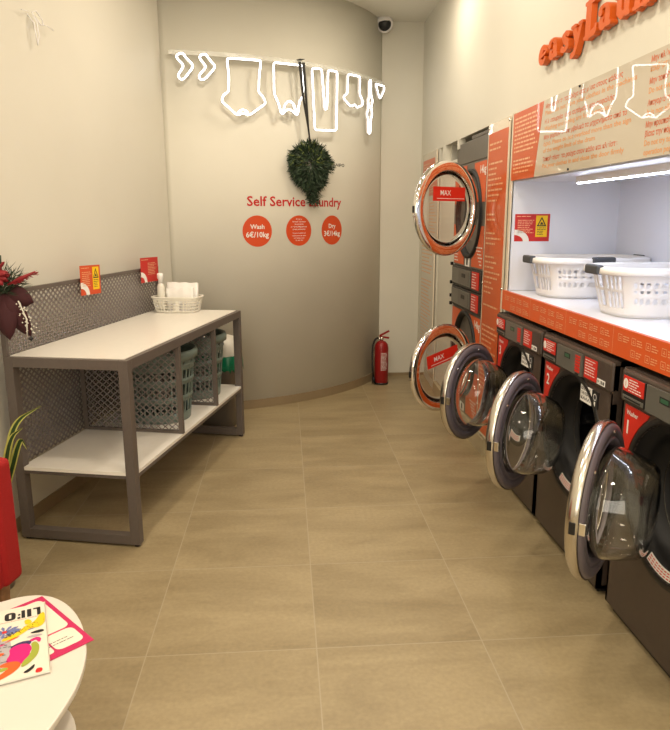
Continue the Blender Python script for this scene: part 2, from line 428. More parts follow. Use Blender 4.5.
# far text panel
fr = frame((1.262, 6.24, 0), (0, -1, 0), (0, 0, 1), (-1, 0, 0))
b = MB().m('acryl').box(0, .56, .10, 2.055, 0, .006, fr).m('acryledge').box(.545, .575, .10, 2.055, 0, .008, fr).m('orange').box(.03, .50, 1.72, 2.0, .0062, .0075, fr)
b.m('palewht'); rnd = random.Random(8)
for i in range(9): b.words(.06, .46, 1.96-i*.026, .014, fr, .0085, rnd, rnd.uniform(.5, 1))
b.m('oranget3'); z = 1.64
while z > .22:
    if rnd.random() < .12: z -= .04; continue
    b.words(.06, .50, z, .017, fr, .007, rnd, rnd.uniform(.6, 1)); z -= .032
o = b.build('text_panel'); tag(o, 'tall cream panel of orange text beside the far corner of the room', 'sign')
# cream access panel and bay trims beyond the dryer tower
t = thing('access_panel', 'cream tall access panel between the dryer tower and the text panel', 'panel', (1.29, 5.34, .12))
X_ = Matrix.Translation((-1.29, -5.34, -.12))
MB(X_).m('wall').box(1.275, 1.30, 5.08, 5.62, .12, 1.93).build('panel_board', t, .003)
for z in (1.17, 1.03, .93, .87): MB(X_).m('black').box(1.255, 1.275, 5.082, 5.10, z-.012, z+.012).build('cable_clip', t)
b = MB().m('wall').box(1.262, 1.31, 5.43, 5.50, 1.93, 2.06).box(1.262, 1.31, 4.985, 5.035, 1.99, 2.06).box(1.31, 1.9, 5.40, 5.43, 1.93, 2.06); b.build('trim_3', kind='structure')
b = MB().m('beigeplinth').box(1.245, 2.1, 4.06, 5.62, 0, .11); b.build('trim_4', kind='structure')

# ------------------------------------------------------------------ washers
def make_washer(num, cy, th, label, zc=.567):
    t = thing('washing_machine', label, 'washing machine', (1.235, cy, 0), -PI/2, 'open front load washers under the shelf')
    hw, top = .347, .97
    b = MB().m('body').hole_plate(-hw, hw, .03, .845, 0, zc, .262, 0, .02)
    b.box(-hw, -hw+.012, .0, .68, .03, top); b.box(hw-.012, hw, .0, .68, .03, top); b.box(-hw, hw, .66, .68, .03, top); b.box(-hw, hw, .02, .68, .95, top); b.box(-hw, hw, .02, .66, .03, .045)
    b.build('body', t)
    MB().m('body').box(-hw, hw, -.012, .03, .848, top-.004).build('top_panel', t, .010)
    b = MB().m('black').box(-hw+.03, hw-.03, .02, .6, 0, .03); b.build('base', t)
    # coin unit, control plate
    b = MB().m('black').box(-.318, -.168, -.019, -.01, .858, .95).m('ctrl').box(-.314, -.172, -.021, -.018, .861, .878)
    b.m('black').box(-.30, -.19, -.0225, -.02, .866, .872)
    b.m('red').box(-.312, -.173, -.0225, -.0185, .893, .949)
    F = frame((0, -.0232, 0), (1, 0, 0), (0, 0, 1), (0, -1, 0))
    b.m('white').lathe([(0, 0), (.017, 0)], F @ Matrix.Translation((-.292, .922, 0)), 20, sy=1.1)
    b.m('red').text('1', -.292, .913, .018, F, z=.0005, align='C')
    rnd = random.Random(num)
    b.m('white')
    for i in range(5): b.words(-.27, -.18, .938-i*.0095, .006, F, .0003, rnd, rnd.uniform(.6, 1))
    b.build('coin_unit', t, .0015)
    b = MB().m('ctrl').box(-.160, .100, -.0195, -.011, .856, .95)
    b.m('black').box(-.075, -.015, -.0205, -.019, .908, .930).m('screen').box(-.068, -.022, -.021, -.0204, .912, .926)
    b.m('red')
    for i in range(6): b.box(.040, .085, -.0215, -.019, .868+i*.0125, .877+i*.0125)
    b.m('black').box(.045, .075, -.0215, -.019, .858, .864)
    b.build('control_panel', t, .002)
    F = frame((0, -.0135, 0), (1, 0, 0), (0, 0, 1), (0, -1, 0))
    b = MB().m('red').box(.118, .228, -.0145, -.012, .862, .947).m('white')
    for i in range(6): b.words(.125, .22, .935-i*.0115, .006, F, .0015, rnd, rnd.uniform(.4, 1))
    b.build('instruction_sticker', t)
    b = MB().m('white').box(.236, .302, -.0145, -.012, .862, .884).m('ink').rect(.272, .280, .866, .880, .0015, F).text('№ %d' % num, .24, .867, .012, F, z=.0015); b.rect(.286, .298, .867, .879, .0015, F)
    b.build('serial_label', t)
    b = MB()
    b.m('white').box(.075, .180, -.003, .0, .752, .822).m('ink').box(.180, .238, -.003, .0, .752, .822)
    F2 = frame((0, -.0035, 0), (1, 0, 0), (0, 0, 1), (0, -1, 0))
    for k, s_ in enumerate(('ΚΛΕΙΣΤΕ', 'ΤΗΝ ΠΟΡΤΑ', 'ΚΑΛΑ')): b.text(s_, .082, .803-k*.02, .0115, F2, z=.0002, bold=.02, width=.085)
    b.m('white').lathe([(.011, 0), (.014, 0)], F2 @ Matrix.Translation((.209, .797, .0003)), 16); b.rect(.203, .215, .76, .778, .0003, F2)
    b.build('door_sticker', t, label='white and black door sticker')
    # numbered sticker, trimmed by the round door surround
    b = MB().m('red'); pts = [(-.318, .838), (-.318, .66)]
    for a in (164, 155, 146, 137, 130): pts.append((.286*math.cos(math.radians(a)), zc+.286*math.sin(math.radians(a))))
    pts = [(-.318, .838), (-.318, .640)]+[(max(-.318, .292*math.cos(math.radians(a))), zc+.292*math.sin(math.radians(a))) for a in (163, 155, 147, 139, 131, 125)]+[(-.155, .838)]
    b.prism(pts, 0, .003, frame((0, 0, 0), (1, 0, 0), (0, 0, 1), (0, -1, 0)))
    b.m('white').text('Washer', -.305, .805, .017, F2, bold=.02, z=.0002).text(str(num), -.295, .735, .05, F2, bold=.02, z=.0002)
    b.build('number_sticker', t, label='red sticker with white number %d' % num)
    # door surround, gasket, drum
    A = axis_frame((0, 0, zc), (0, 1, 0))
    MB().m('surround').lathe([(.262, .015), (.262, -.003), (.268, -.0045), (.282, -.004), (.286, -.001), (.286, .005)], A, 72).build('door_surround', t)
    MB().m('rubber').lathe([(.264, .003), (.258, .012), (.235, .018), (.225, .05), (.228, .085), (.205, .10), (.200, .13)], A, 64).build('door_gasket', t)
    b = MB().m('drum').lathe([(.20, .13), (.245, .135), (.25, .5), (.18, .53), (.0, .54)], A, 64)
    for k in range(3):
        a = 2*PI*k/3+.5; R_ = Matrix.Rotation(a, 4, 'Z'); b.prism([(-.03, .25), (.03, .25), (.008, .19), (-.008, .19)], .16, .46, A @ R_)
    b.build('drum', t)
    b = MB().m('bchrome').lathe([(.2005, .105), (.2035, .103), (.2065, .106)], A, 64); b.build('drum_rim', t)
    b = MB().m('white'); m_ = 10
    for k in range(m_):
        a0, a1 = [math.radians(-112+44*q/m_) for q in (k, k+1)]
        P = lambda a, r, d: (r*math.cos(a), -d, zc+r*math.sin(a))
        b.hexa([P(a0, .226, -.014), P(a1, .226, -.014), P(a1, .258, -.006), P(a0, .258, -.006), P(a0, .226, -.0125), P(a1, .226, -.0125), P(a1, .258, -.0045), P(a0, .258, -.0045)])
    b.m('red')
    for k in range(m_-1):
        for q in range(3):
            a0, a1 = math.radians(-111+44*k/m_), math.radians(-111+44*(k+.72)/m_); r0 = .231+q*.009
            b.f([b.v((r*math.cos(a), .0118-(r-.226)*.25, zc+r*math.sin(a))) for a, r in ((a0, r0), (a1, r0), (a1, r0+.004), (a0, r0+.004))])
    b.build('warning_label', t, label='curved white and red warning label')
    # door, opened on its far hinge
    c, s_ = math.cos(th), math.sin(th)
    fr_ = Vector((c, -s_, 0)); ax = Vector((s_, c, 0)); ctr = Vector((-.285, -.022, zc))+fr_*.287
    A = frame(ctr, fr_, ax.cross(fr_), ax)
    d = MB().m('gasket').lathe([(.192, .006), (.200, .022), (.214, .026), (.216, .020), (.222, .020), (.225, .027), (.246, .027), (.258, .020), (.262, .010), (.262, -.014), (.225, -.02), (.192, -.012)], A, 72, loop=True).build('door', t)
    MB().m('bchrome').lathe([(.2625, .014), (.2675, .010), (.270, -.004), (.266, -.022), (.25, -.031), (.225, -.032), (.205, -.022), (.205, -.018), (.225, -.022), (.262, -.016)], A, 72, loop=True).build('door_rim', d, label='polished steel door rim')
    MB().m('glass').lathe([(.191, .004), (.188, .05), (.178, .10), (.160, .150), (.142, .168), (.09, .176), (0, .178), (0, .172), (.09, .170), (.139, .162), (.154, .147), (.172, .098), (.182, .05), (.185, .004)], A, 64, loop=True).build('door_glass', d, label='deep clear glass bowl')
    for a in (200, 262, 318): MB(A).m('bchrome').lathe([(0, .032), (.005, .031), (.007, .026)], Matrix.Translation((.236*math.cos(math.radians(a)), .236*math.sin(math.radians(a)), 0)), 12).build('bolt', d)
    b = MB(A).m('chrome').box(.245, .262, -.02, .02, .014, .034).m('black').box(.264, .2715, -.02, .02, -.014, .006); b.build('latch', d, .002)
    b = MB(A).m('bchrome').box(-.30, -.235, -.035, .035, -.01, .022); b.m('bchrome').lathe([(0, -.05), (.009, -.05), (.009, .05), (0, .05)], frame((-.288, 0, .006), (1, 0, 0), (0, 0, -1), (0, 1, 0)), 12); b.build('hinge', d, .003)
    return t
R = math.radians
w3 = make_washer(3, 3.468, R(46), 'dark brown washing machine farthest along the row, next to the orange panel, red sticker 3')
w2 = make_washer(2, 2.745, R(42.5), 'dark brown washing machine in the middle of the row, red sticker 2, door open', .573)
w1 = make_washer(1, 1.975, R(40), 'dark brown washing machine nearest the camera, red sticker 1, door open', .580)

# ------------------------------------------------------------------ dryer tower
t = thing('dryer_tower', 'grey stacked pair of large machines with open chrome doors beyond the orange panel', 'dryer', (1.275, 4.67, 0), -PI/2)
hw = .385
b = MB().m('towerbody').box(-hw, hw, .02, .7, .11, 2.02); b.build('cabinet', t, .006)
b = MB().m('towerbody').box(-hw, hw, -.004, .02, 1.875, 2.02).box(-.02, .36, -.002, .03, 2.02, 2.045); b.build('header_panel', t, .006)
F = frame((0, -.004, 0), (1, 0, 0), (0, 0, 1), (0, -1, 0))
def corner(b, sx, sz, zc, r, zlim):
    """sticker filling one corner of a square front outside the round opening"""
    pts = [(sx*(hw-.015), zlim)]
    x_in = .10; pts.append((sx*x_in, zlim)); k = 8
    a0 = math.atan2(math.sqrt(max(r*r-x_in*x_in, 0)), x_in); a1 = math.radians(14)
    for i in range(k+1):
        a = a0+(a1-a0)*i/k; x = r*math.cos(a); z = r*math.sin(a)
        if x > hw-.015: x = hw-.015
        pts.append((sx*x, zc+sz*z))
    pts.append((sx*(hw-.015), zc+sz*r*math.sin(a1)))
    if (sx > 0) == (sz > 0): pts = pts[::-1]
    b.prism(pts, .0005, .003, F)
for (zc, z0, z1, nm) in ((1.53, 1.17, 1.872, 'upper'), (.56, .12, .865, 'lower')):
    MB().m('towerbody').hole_plate(-hw, hw, z0, z1, 0, zc, .275, -.004, .026).build('front_panel', t)
    A = axis_frame((0, 0, zc), (0, 1, 0))
    MB().m('rubber').lathe([(.300, -.003), (.300, -.016), (.283, -.020), (.272, -.004), (.272, .04)], A, 64).build('door_seal', t)
    MB().m('bchrome').lathe([(.272, .03), (.275, .04), (.27, .04)], A, 64).build('drum_rim', t)
    rnd = random.Random(4)
    for sx, sz, zl in ((1, 1, z1-.012), (1, -1, z0+.012), (-1, -1, z0+.012), (-1, 1, z1-.012)):
        b = MB().m('orangesh'); corner(b, sx, sz, zc, .315, zl); b.m('white')
        if (sx, sz) == (1, 1): b.text('14kg', .24, z1-.085, .05, F, z=.0035, bold=.015, width=.13)
        if sz < 0:
            for i in range(6): b.words((.20+.02*(5-i) if sx > 0 else -.36), (.36 if sx > 0 else -.24), z0+.03+i*.022, .012, F, .0035, rnd, rnd.uniform(.7, 1))
        b.build('corner_sticker', t, label='orange corner sticker with white print')
    b = MB().m('white').box(-.06, .05, -.0075, -.003, z0+.005, z0+.065 if nm == 'lower' else z0+.075).m('ink').box(-.02, .015, -.0085, -.007, z0+.015, z0+.06); b.build('handle_label', t)
    # open door on the near hinge
    th = R(124); c, s_ = math.cos(th), math.sin(th)
    hinge = Vector((.335, -.045, zc+(.03 if nm == 'upper' else .005))); fr_ = Vector((-c, -s_, 0)); ax = Vector((s_, -c, 0))
    ctr = hinge+fr_*.290; A = frame(ctr, -fr_, ax.cross(-fr_), ax)
    rb = .284
    d = MB().m('chrome').lathe([(.216, -.022), (.220, .014), (.226, .026), (.234, .030), (.270, .026), (.280, .019), (rb, .009), (rb, -.002), (.276, -.012), (.24, -.016)], A, 80, loop=True).build('door', t, label='open chrome ring door')
    MB().m('glass').lathe([(.218, .0), (.19, -.006), (0, -.010), (0, -.016), (.19, -.012), (.218, -.008)], A, 64, loop=True).build('door_glass', d)
    MB().m('rubber').lathe([(.252, -.014), (.248, -.040), (.222, -.044), (.220, -.018)], A, 64, loop=True).build('door_gasket', d)
    Xs = A @ Matrix.Rotation(R(0 if nm == 'upper' else 10), 4, 'Z')
    b = MB(Xs).m('red').box(-.16, .12, .045, .128, .040, .043).m('white').text('MAX', -.10, .078, .030, z=.0438, bold=.01).box(-.13, .11, .058, .061, .043, .0442); b.build('max_sticker', d, label='red sticker reading MAX')
    b = MB(A).m('black').box(-.286, -.272, -.025, .015, -.006, .012).m('chrome').box(-.284, -.262, -.045, -.032, -.006, .012); b.build('latch', d, .003)
    b = MB(A).m('bchrome').box(.25, .305, -.06, .06, -.03, .0); b.build('hinge', d, .004)
for z in (1.095, .945):
    b = MB().m('black').box(-hw, hw, -.014, .02, z-.075, z+.072); b.build('control_housing', t, .006)
    b = MB().m('ctrl').box(-.36, .14, -.022, -.013, z-.055, z+.055).m('towerbody').box(-.16, .11, -.024, -.021, z-.045, z+.045).m('black').box(-.07, .02, -.026, -.0235, z+.0, z+.028)
    b.m('red').box(.17, .33, -.019, -.013, z-.058, z+.058).m('white'); F4 = frame((0, -.0195, 0), (1, 0, 0), (0, 0, 1), (0, -1, 0)); rnd = random.Random(9)
    for i in range(6): b.words(.185, .315, z+.04-i*.018, .009, F4, 0, rnd, rnd.uniform(.5, 1))
    b.build('control_panel', t, .002)

# ------------------------------------------------------------------ raised orange lettering
def letters():
    G = {}
    # strokes: lists of (x, y, radius); x-height 1, baseline 0
    def arc(cx, cy, rx, ry, a0, a1, r0, r1=None, n=9):
        r1 = r0 if r1 is None else r1
        return [(cx+rx*math.cos(R(a0+(a1-a0)*i/n)), cy+ry*math.sin(R(a0+(a1-a0)*i/n)), (r0+(r1-r0)*(.5-.5*math.cos(2*PI*i/n)))) for i in range(n+1)]
    G['e'] = ([arc(.55, .5, .34, .38, 10, 325, .09, .2, 16), [(.3, .42, .07), (.86, .56, .08)]], 1.08)
    G['a'] = ([arc(.42, .33, .22, .22, 0, 360, .10, .17, 14), [(.75, .75, .2), (.76, .2, .19), (.95, .12, .1)], arc(.5, .70, .28, .22, 20, 165, .15, .09, 8), [(.25, .72, .15), (.26, .70, .15)]], 1.10)
    G['s'] = ([[(.72, .80, .14), (.5, .90, .1), (.28, .76, .16), (.42, .56, .18), (.66, .42, .18), (.70, .22, .16), (.46, .08, .1), (.2, .2, .15)]], .92)
    G['y'] = ([[(.2, .92, .1), (.3, .86, .17), (.58, .22, .19)], [(.95, .90, .1), (.6, .1, .16), (.42, -.3, .14), (.18, -.36, .15)], [(.08, .92, .08), (.46, .92, .08)], [(.78, .92, .08), (1.06, .92, .08)]], 1.08)
    G['L'] = ([[(.34, 1.45, .23), (.34, .15, .23)], [(.08, 1.54, .09), (.72, 1.54, .09)], [(.08, .08, .09), (.9, .08, .1), (1.02, .4, .1)], [(.6, .12, .13), (.95, .2, .15)]], 1.14)
    G['u'] = ([[(.26, .88, .18), (.28, .35, .19), (.48, .12, .15), (.7, .2, .12)], [(.84, .88, .19), (.84, .2, .19), (1.02, .08, .08)], [(.06, .92, .08), (.3, .92, .08)], [(.64, .92, .08), (.86, .92, .08)]], 1.14)
    G['n'] = ([[(.26, .88, .18), (.26, .12, .19)], [(.3, .68, .12), (.55, .90, .14), (.8, .72, .18), (.82, .12, .19)], [(.06, .92, .08), (.3, .92, .08)], [(.05, .08, .08), (.47, .08, .08)], [(.62, .08, .08), (1.04, .08, .08)]], 1.14)
    G['d'] = ([arc(.4, .42, .22, .32, 0, 360, .10, .18, 14), [(.78, 1.45, .19), (.78, .2, .19), (.98, .08, .08)], [(.55, 1.52, .08), (.8, 1.52, .08)]], 1.10)
    G['r'] = ([[(.26, .88, .18), (.26, .12, .19)], [(.3, .66, .12), (.5, .86, .12), (.72, .8, .17)], [(.06, .92, .08), (.3, .92, .08)], [(.05, .08, .08), (.5, .08, .08)]], .92)
    return G
G = letters()
t = thing('wall_lettering', 'large raised orange word in bold serif letters high on the right wall', 'lettering', (WX, 3.405, 2.212))
sc = .088; px = 0.
for ch in 'easyLaundry':
    st, adv = G[ch]; adv *= 1.2
    F = frame((0, -px, 0), (0, -1, 0), (0, 0, 1), (-1, 0, 0))
    b = MB().m('oranget'); cnt = 0
    for q in st:
        for i in range(len(q)-1):
            (xa, ya, ra), (xb, yb, rb2) = q[i], q[i+1]
            dx, dy = xb-xa, yb-ya; an = math.atan2(dy, dx); pts = []
            for k in range(9): a = an+PI/2+PI*k/8; pts.append(((xa+ra*math.cos(a))*sc*1.2, (ya+ra*math.sin(a))*sc))
            for k in range(9): a = an-PI/2+PI*k/8; pts.append(((xb+rb2*math.cos(a))*sc*1.2, (yb+rb2*math.sin(a))*sc))
            cnt += 1; e_ = cnt*.0004
            b.prism(pts, .006, .030+e_, F)
    b.build('letter', t)
    px += adv*sc*1.13

# ------------------------------------------------------------------ things in the niche
def lattice(b, P, nu, nv, hole, closed=True):
    """grid surface P(u,v) with cells skipped where hole(i,j)"""
    V = [[b.v(P(i/nu, j/nv)) for i in range(nu if closed else nu+1)] for j in range(nv+1)]
    for j in range(nv):
        for i in range(nu):
            if hole(i, j): continue
            i2 = (i+1) % nu if closed else i+1
            b.f([V[j][i], V[j][i2], V[j+1][i2], V[j+1][i]], True)
    return b
def sup(a, rx, ry, e=.62):
    c, s_ = math.cos(a), math.sin(a)
    return rx*math.copysign(abs(c)**e, c), ry*math.copysign(abs(s_)**e, s_)
def big_basket(loc, label):
    t = thing('laundry_basket', label, 'laundry basket', loc, 0, 'white laundry baskets in the niche')
    RX, RY, Hh = .285, .20, .198
    def P(u, v):
        k = .80+.17*v; x, y = sup(2*PI*u, RX*k, RY*k, .6); return (x, y, .004+Hh*v)
    def hole(i, j):
        if i % 2 == 0: return False
        q = (i/96) % .5
        end = q < .085 or q > .415
        if end: return 3 <= j <= 8 or 10 <= j <= 14
        return (.13 < q < .37) and j in (5, 6, 9, 11, 12)
    b = MB().m('whitepl'); lattice(b, P, 96, 18, hole)
    b.build('basket_wall', t, solid=.0035, weld=True)
    b = MB().m('whitepl'); pts = [sup(2*PI*i/64, RX*.8, RY*.8, .6) for i in range(64)]; b.prism(pts, .0, .006); b.build('basket_floor', t)
    b = MB().m('whitepl')
    ring = lambda k, z: [Vector((*sup(2*PI*i/72, RX*k, RY*k, .6), z)) for i in range(72)]
    prof = [(.955, .190), (1.0, .186), (1.06, .190), (1.075, .176), (1.085, .178), (1.075, .200), (1.0, .206), (.955, .203)]
    R_ = [[b.v(p) for p in ring(k, z)] for k, z in prof]
    for j in range(len(prof)):
        A, B = R_[j], R_[(j+1) % len(prof)]
        for i in range(72): b.f([A[i], A[(i+1) % 72], B[(i+1) % 72], B[i]], True)
    b.build('rim', t)
    for (x, y, rz) in ((-RX*1.065, 0, 0), (RX*1.065, 0, 0), (0, -RY*1.06, PI/2), ):
        X_ = Matrix.Translation((x, y, .190)) @ Matrix.Rotation(rz, 4, 'Z')
        b = MB(X_).m('greyhandle').box(-.017, .017, -.058, .058, -.018, .021); b.build('handle', t, .008, label='dark grey handle')
    return t
big_basket((1.585, 3.50, 1.10), 'white laundry basket nearer the red and yellow card in the niche')
big_basket((1.60, 2.77, 1.10), 'white laundry basket nearest the camera on the niche shelf')
# warning card in the niche
def warn_card(name, F, w, h, mt, label, tri=True, arc=True):
    b = MB().m(mt).box(0, w, 0, h, 0, .0015, F); rnd = random.Random(len(label)); z = .0019
    if arc:
        b.m('white'); pts = [(.085*h/.15*math.cos(a), .065*h/.15*math.sin(a)) for a in [PI/2*i/8 for i in range(9)]]+[(.05*h/.15*math.cos(a), .035*h/.15*math.sin(a)) for a in [PI/2*i/8 for i in range(8, -1, -1)]]
        for i in range(8): b.flat([pts[i], pts[i+1], pts[16-i], pts[17-i]][::-1], z, F)
    b.m('palewht'); xe = w*.56 if tri else w*.9
    b.words(w*.05, w*.45, h*.90, h*.045, F, z, rnd)
    for i in range(8): b.words(w*(.08 if tri else .4), xe, h*(.76-i*.065), h*.04, F, z, rnd, rnd.uniform(.7, 1))
    if tri:
        b.m('yellow').rect(w*.60, w*.93, h*.16, h*.94, z, F).m('ink')
        cx = w*.765; o_ = [(cx-w*.14, h*.55), (cx+w*.14, h*.55), (cx, h*.90)]; i_ = [(cx-w*.09, h*.59), (cx+w*.09, h*.59), (cx, h*.82)]
        for k in range(3): b.flat([o_[k], o_[(k+1) % 3], i_[(k+1) % 3], i_[k]], z+.0004, F)
        b.flat([(cx-w*.05, h*.61), (cx+w*.05, h*.61), (cx+w*.02, h*.70), (cx-w*.015, h*.70)], z+.0004, F)
        for k in range(5): b.words(w*.64, w*.90, h*(.48-k*.06), h*.035, F, z+.0004, rnd, .95 if k < 2 else .7)
    return b
F = frame((1.285, 3.7649, 1.375), (1, 0, 0), (0, 0, 1), (0, -1, 0))
o = warn_card('c', F, .20, .15, 'redcard', 'niche').build('warning_card'); tag(o, 'red card with yellow warning triangle on the side wall of the white niche', 'sign', 'red warning cards')
# LED strip
t = thing('strip_light', 'thin lit white LED strip under the top of the niche', 'light', (1.44, 2.6, 1.70))
MB().m('whitepl').box(-.012, .012, -.9, .72, -.030, 0).build('housing', t); MB().m('led').box(-.009, .009, -.89, .71, -.034, -.030).build('diffuser', t)

# ------------------------------------------------------------------ neon laundry line on the curved wall
NZ = .06
t = thing('neon_sign', 'white neon line of hanging clothes outlines on the curved back wall', 'neon sign', cyl(1.1, 2.66, 0))
X_ = Matrix.Translation(-t.location)
b = MB(X_).m('clearpl'); n = 40
for i in range(n):
    a, c = .105+2.05*i/n, .105+2.05*(i+1)/n
    zz = lambda q: 2.650+.00*q
    b.hexa([cyl(a, zz(a)-.012, NZ-.012), cyl(a, zz(a)-.012, NZ+.0), cyl(c, zz(c)-.012, NZ+.0), cyl(c, zz(c)-.012, NZ-.012), cyl(a, zz(a)+.018, NZ-.012), cyl(a, zz(a)+.018, NZ), cyl(c, zz(c)+.018, NZ), cyl(c, zz(c)+.018, NZ-.012)])
b.build('mounting_rail', t)
for s_ in (.12, .6, 1.1, 1.6, 2.13): MB(X_).m('bchrome').tube([cyl(s_, 2.652, -.005), cyl(s_, 2.652, NZ-.01)], .006).build('standoff', t)
NEON = {
 'sock_outline': [[(.153, 2.622), (.180, 2.645), (.205, 2.645), (.217, 2.621), (.267, 2.572), (.259, 2.546), (.204, 2.477), (.178, 2.470), (.165, 2.491), (.169, 2.511), (.198, 2.55), (.202, 2.569)],
                  [(.309, 2.622), (.329, 2.645), (.360, 2.645), (.372, 2.622), (.418, 2.572), (.404, 2.546), (.342, 2.478), (.312, 2.474), (.303, 2.497), (.310, 2.511), (.347, 2.55), (.352, 2.569)]],
 'romper_outline': [[(.501, 2.630), (.746, 2.633), (.728, 2.523), (.722, 2.409), (.751, 2.391), (.775, 2.341), (.648, 2.249), (.628, 2.278), (.6, 2.287), (.571, 2.272), (.563, 2.242), (.45, 2.339), (.472, 2.386), (.503, 2.401), (.51, 2.494)],
                    [(1.537, 2.637), (1.694, 2.640), (1.69, 2.502), (1.733, 2.463), (1.733, 2.425), (1.65, 2.395), (1.625, 2.420), (1.600, 2.400), (1.555, 2.400), (1.486, 2.446), (1.491, 2.468), (1.53, 2.488)]],
 'brief_outline': [[(.842, 2.629), (1.084, 2.634), (1.081, 2.429), (1.046, 2.37), (1.031, 2.278), (1.011, 2.283), (.987, 2.302), (.955, 2.313), (.922, 2.297), (.906, 2.272), (.891, 2.281), (.876, 2.341), (.84, 2.414)]],
 'trouser_outline': [[(1.162, 2.625), (1.254, 2.633), (1.280, 2.35), (1.290, 2.339), (1.304, 2.355), (1.318, 2.632), (1.414, 2.636), (1.402, 2.194), (1.184, 2.18)]],
 'bow_outline': [[(1.838, 2.637), (1.864, 2.640), (1.866, 2.52), (1.898, 2.483), (1.868, 2.427), (1.890, 2.375), (1.866, 2.326), (1.858, 2.215), (1.822, 2.210), (1.820, 2.319), (1.797, 2.364), (1.828, 2.421), (1.816, 2.472), (1.838, 2.515)]],
 'pennant_outline': [[(1.95, 2.627), (2.13, 2.637), (2.14, 2.611), (2.045, 2.523), (2.02, 2.526)]],
}
OPEN = {'romper_outline': [[(.571, 2.250), (.606, 2.262), (.640, 2.250)]], 'brief_outline': [[(.908, 2.280), (.923, 2.345), (.961, 2.376), (.996, 2.358), (1.02, 2.288)]]}
def neon_tube(b, pts, closed):
    """silicone neon: a lit rounded front in an opaque white channel that is open to the room only"""
    n = len(pts); sec = []
    W_ = .0054; prof = [(-W_-.0015, .004), (-W_-.0015, -.012), (W_+.0015, -.012), (W_+.0015, .004), (W_, .004), (W_*.7, .0085), (0, .0105), (-W_*.7, .0085), (-W_, .004)]
    for i in range(n):
        a = Vector(pts[i-1] if (closed or i) else pts[i]); c = Vector(pts[(i+1) % n] if (closed or i < n-1) else pts[i]); d = (c-a)
        d = d.normalized() if d.length > 1e-9 else Vector((1, 0)); nx = Vector((-d.y, d.x))
        sec.append([b.v(cyl(pts[i][0]+nx.x*u, pts[i][1]+nx.y*u, NZ+v)) for u, v in prof])
    for i in range(n if closed else n-1):
        A, B = sec[i], sec[(i+1) % n]
        for k in range(len(prof)):
            b.m('neon' if 4 <= k <= 7 else 'whitepl'); b.f([A[k], A[(k+1) % 9], B[(k+1) % 9], B[k]])
for nm, shapes in NEON.items():
    for i, sh in enumerate(shapes):
        b = MB(X_)
        lines = [([(p.x, p.y) for p in rpath([(p[0], p[1], 0) for p in sh], .018, 3)], True)]
        if i == 0:
            for q in OPEN.get(nm, []): lines.append(([(p.x, p.y) for p in rpath([(a, c, 0) for a, c in q], .03, 4, False)], False))
        for pts, cl in lines: neon_tube(b, pts, cl)
        b.build(nm, t)

# ------------------------------------------------------------------ lettering and discs on the curved wall
cf = lambda off: (lambda p: cyl(p.x, p.y, off+p.z))
b = MB().m('redtext').text('Self Service Laundry', .628, 1.603, .072, fn=cf(.0012), width=.896, bold=.018)
o = b.build('wall_lettering'); tag(o, 'red lettering reading Self Service Laundry on the curved wall', 'lettering')
b = MB().m('ink').text('ιιΑΙΡΟ', 1.43, 1.925, .022, fn=cf(.0012), width=.135, bold=.02)
o = b.build('wall_lettering'); tag(o, 'small black lettering on the curved wall beside the wreath', 'lettering')
def disc(s_, r, label, lines):
    b = MB().m('disc')
    c = b.v(cyl(s_, 1.412, .0012)); ring = [b.v(cyl(s_+r*math.cos(2*PI*i/48), 1.412+r*math.sin(2*PI*i/48), .0012)) for i in range(48)]
    for i in range(48): b.f([c, ring[i], ring[(i+1) % 48]])
    for tx, y, h, w in lines:
        b.m('white'); fn = cf(.0024)
        b.text(tx, s_, 1.412+y, h, fn=fn, align='C', bold=.02, width=w)
    o = b.build('price_disc'); tag(o, label, 'sign', 'red price discs on the curved wall')
disc(.705, .119, 'left red disc on the curved wall reading Wash', [('Wash', .018, .034, .115), ('6€/10kg', -.046, .040, .185)])
disc(1.066, .119, 'middle red disc with rows of tiny text, under the wreath', [('Οι τιμές', .086, .009, .055), ('είναι για κάθε κύκλο πλύσης', .066, .009, .13), ('του μηχανήματος', .047, .009, .085), ('με νερό και απορρυπαντικό', .027, .009, .15), ('χωρίς μαλακτικό', .007, .009, .12), ('The price includes one', -.022, .007, .125), ('washing cycle with water', -.042, .007, .13), ('and washing powder', -.060, .007, .10), ('for each load', -.078, .007, .07)])
disc(1.412, .119, 'right red disc on the curved wall reading Dry', [('Dry', .018, .034, .08), ('3€/14kg', -.046, .040, .185)])

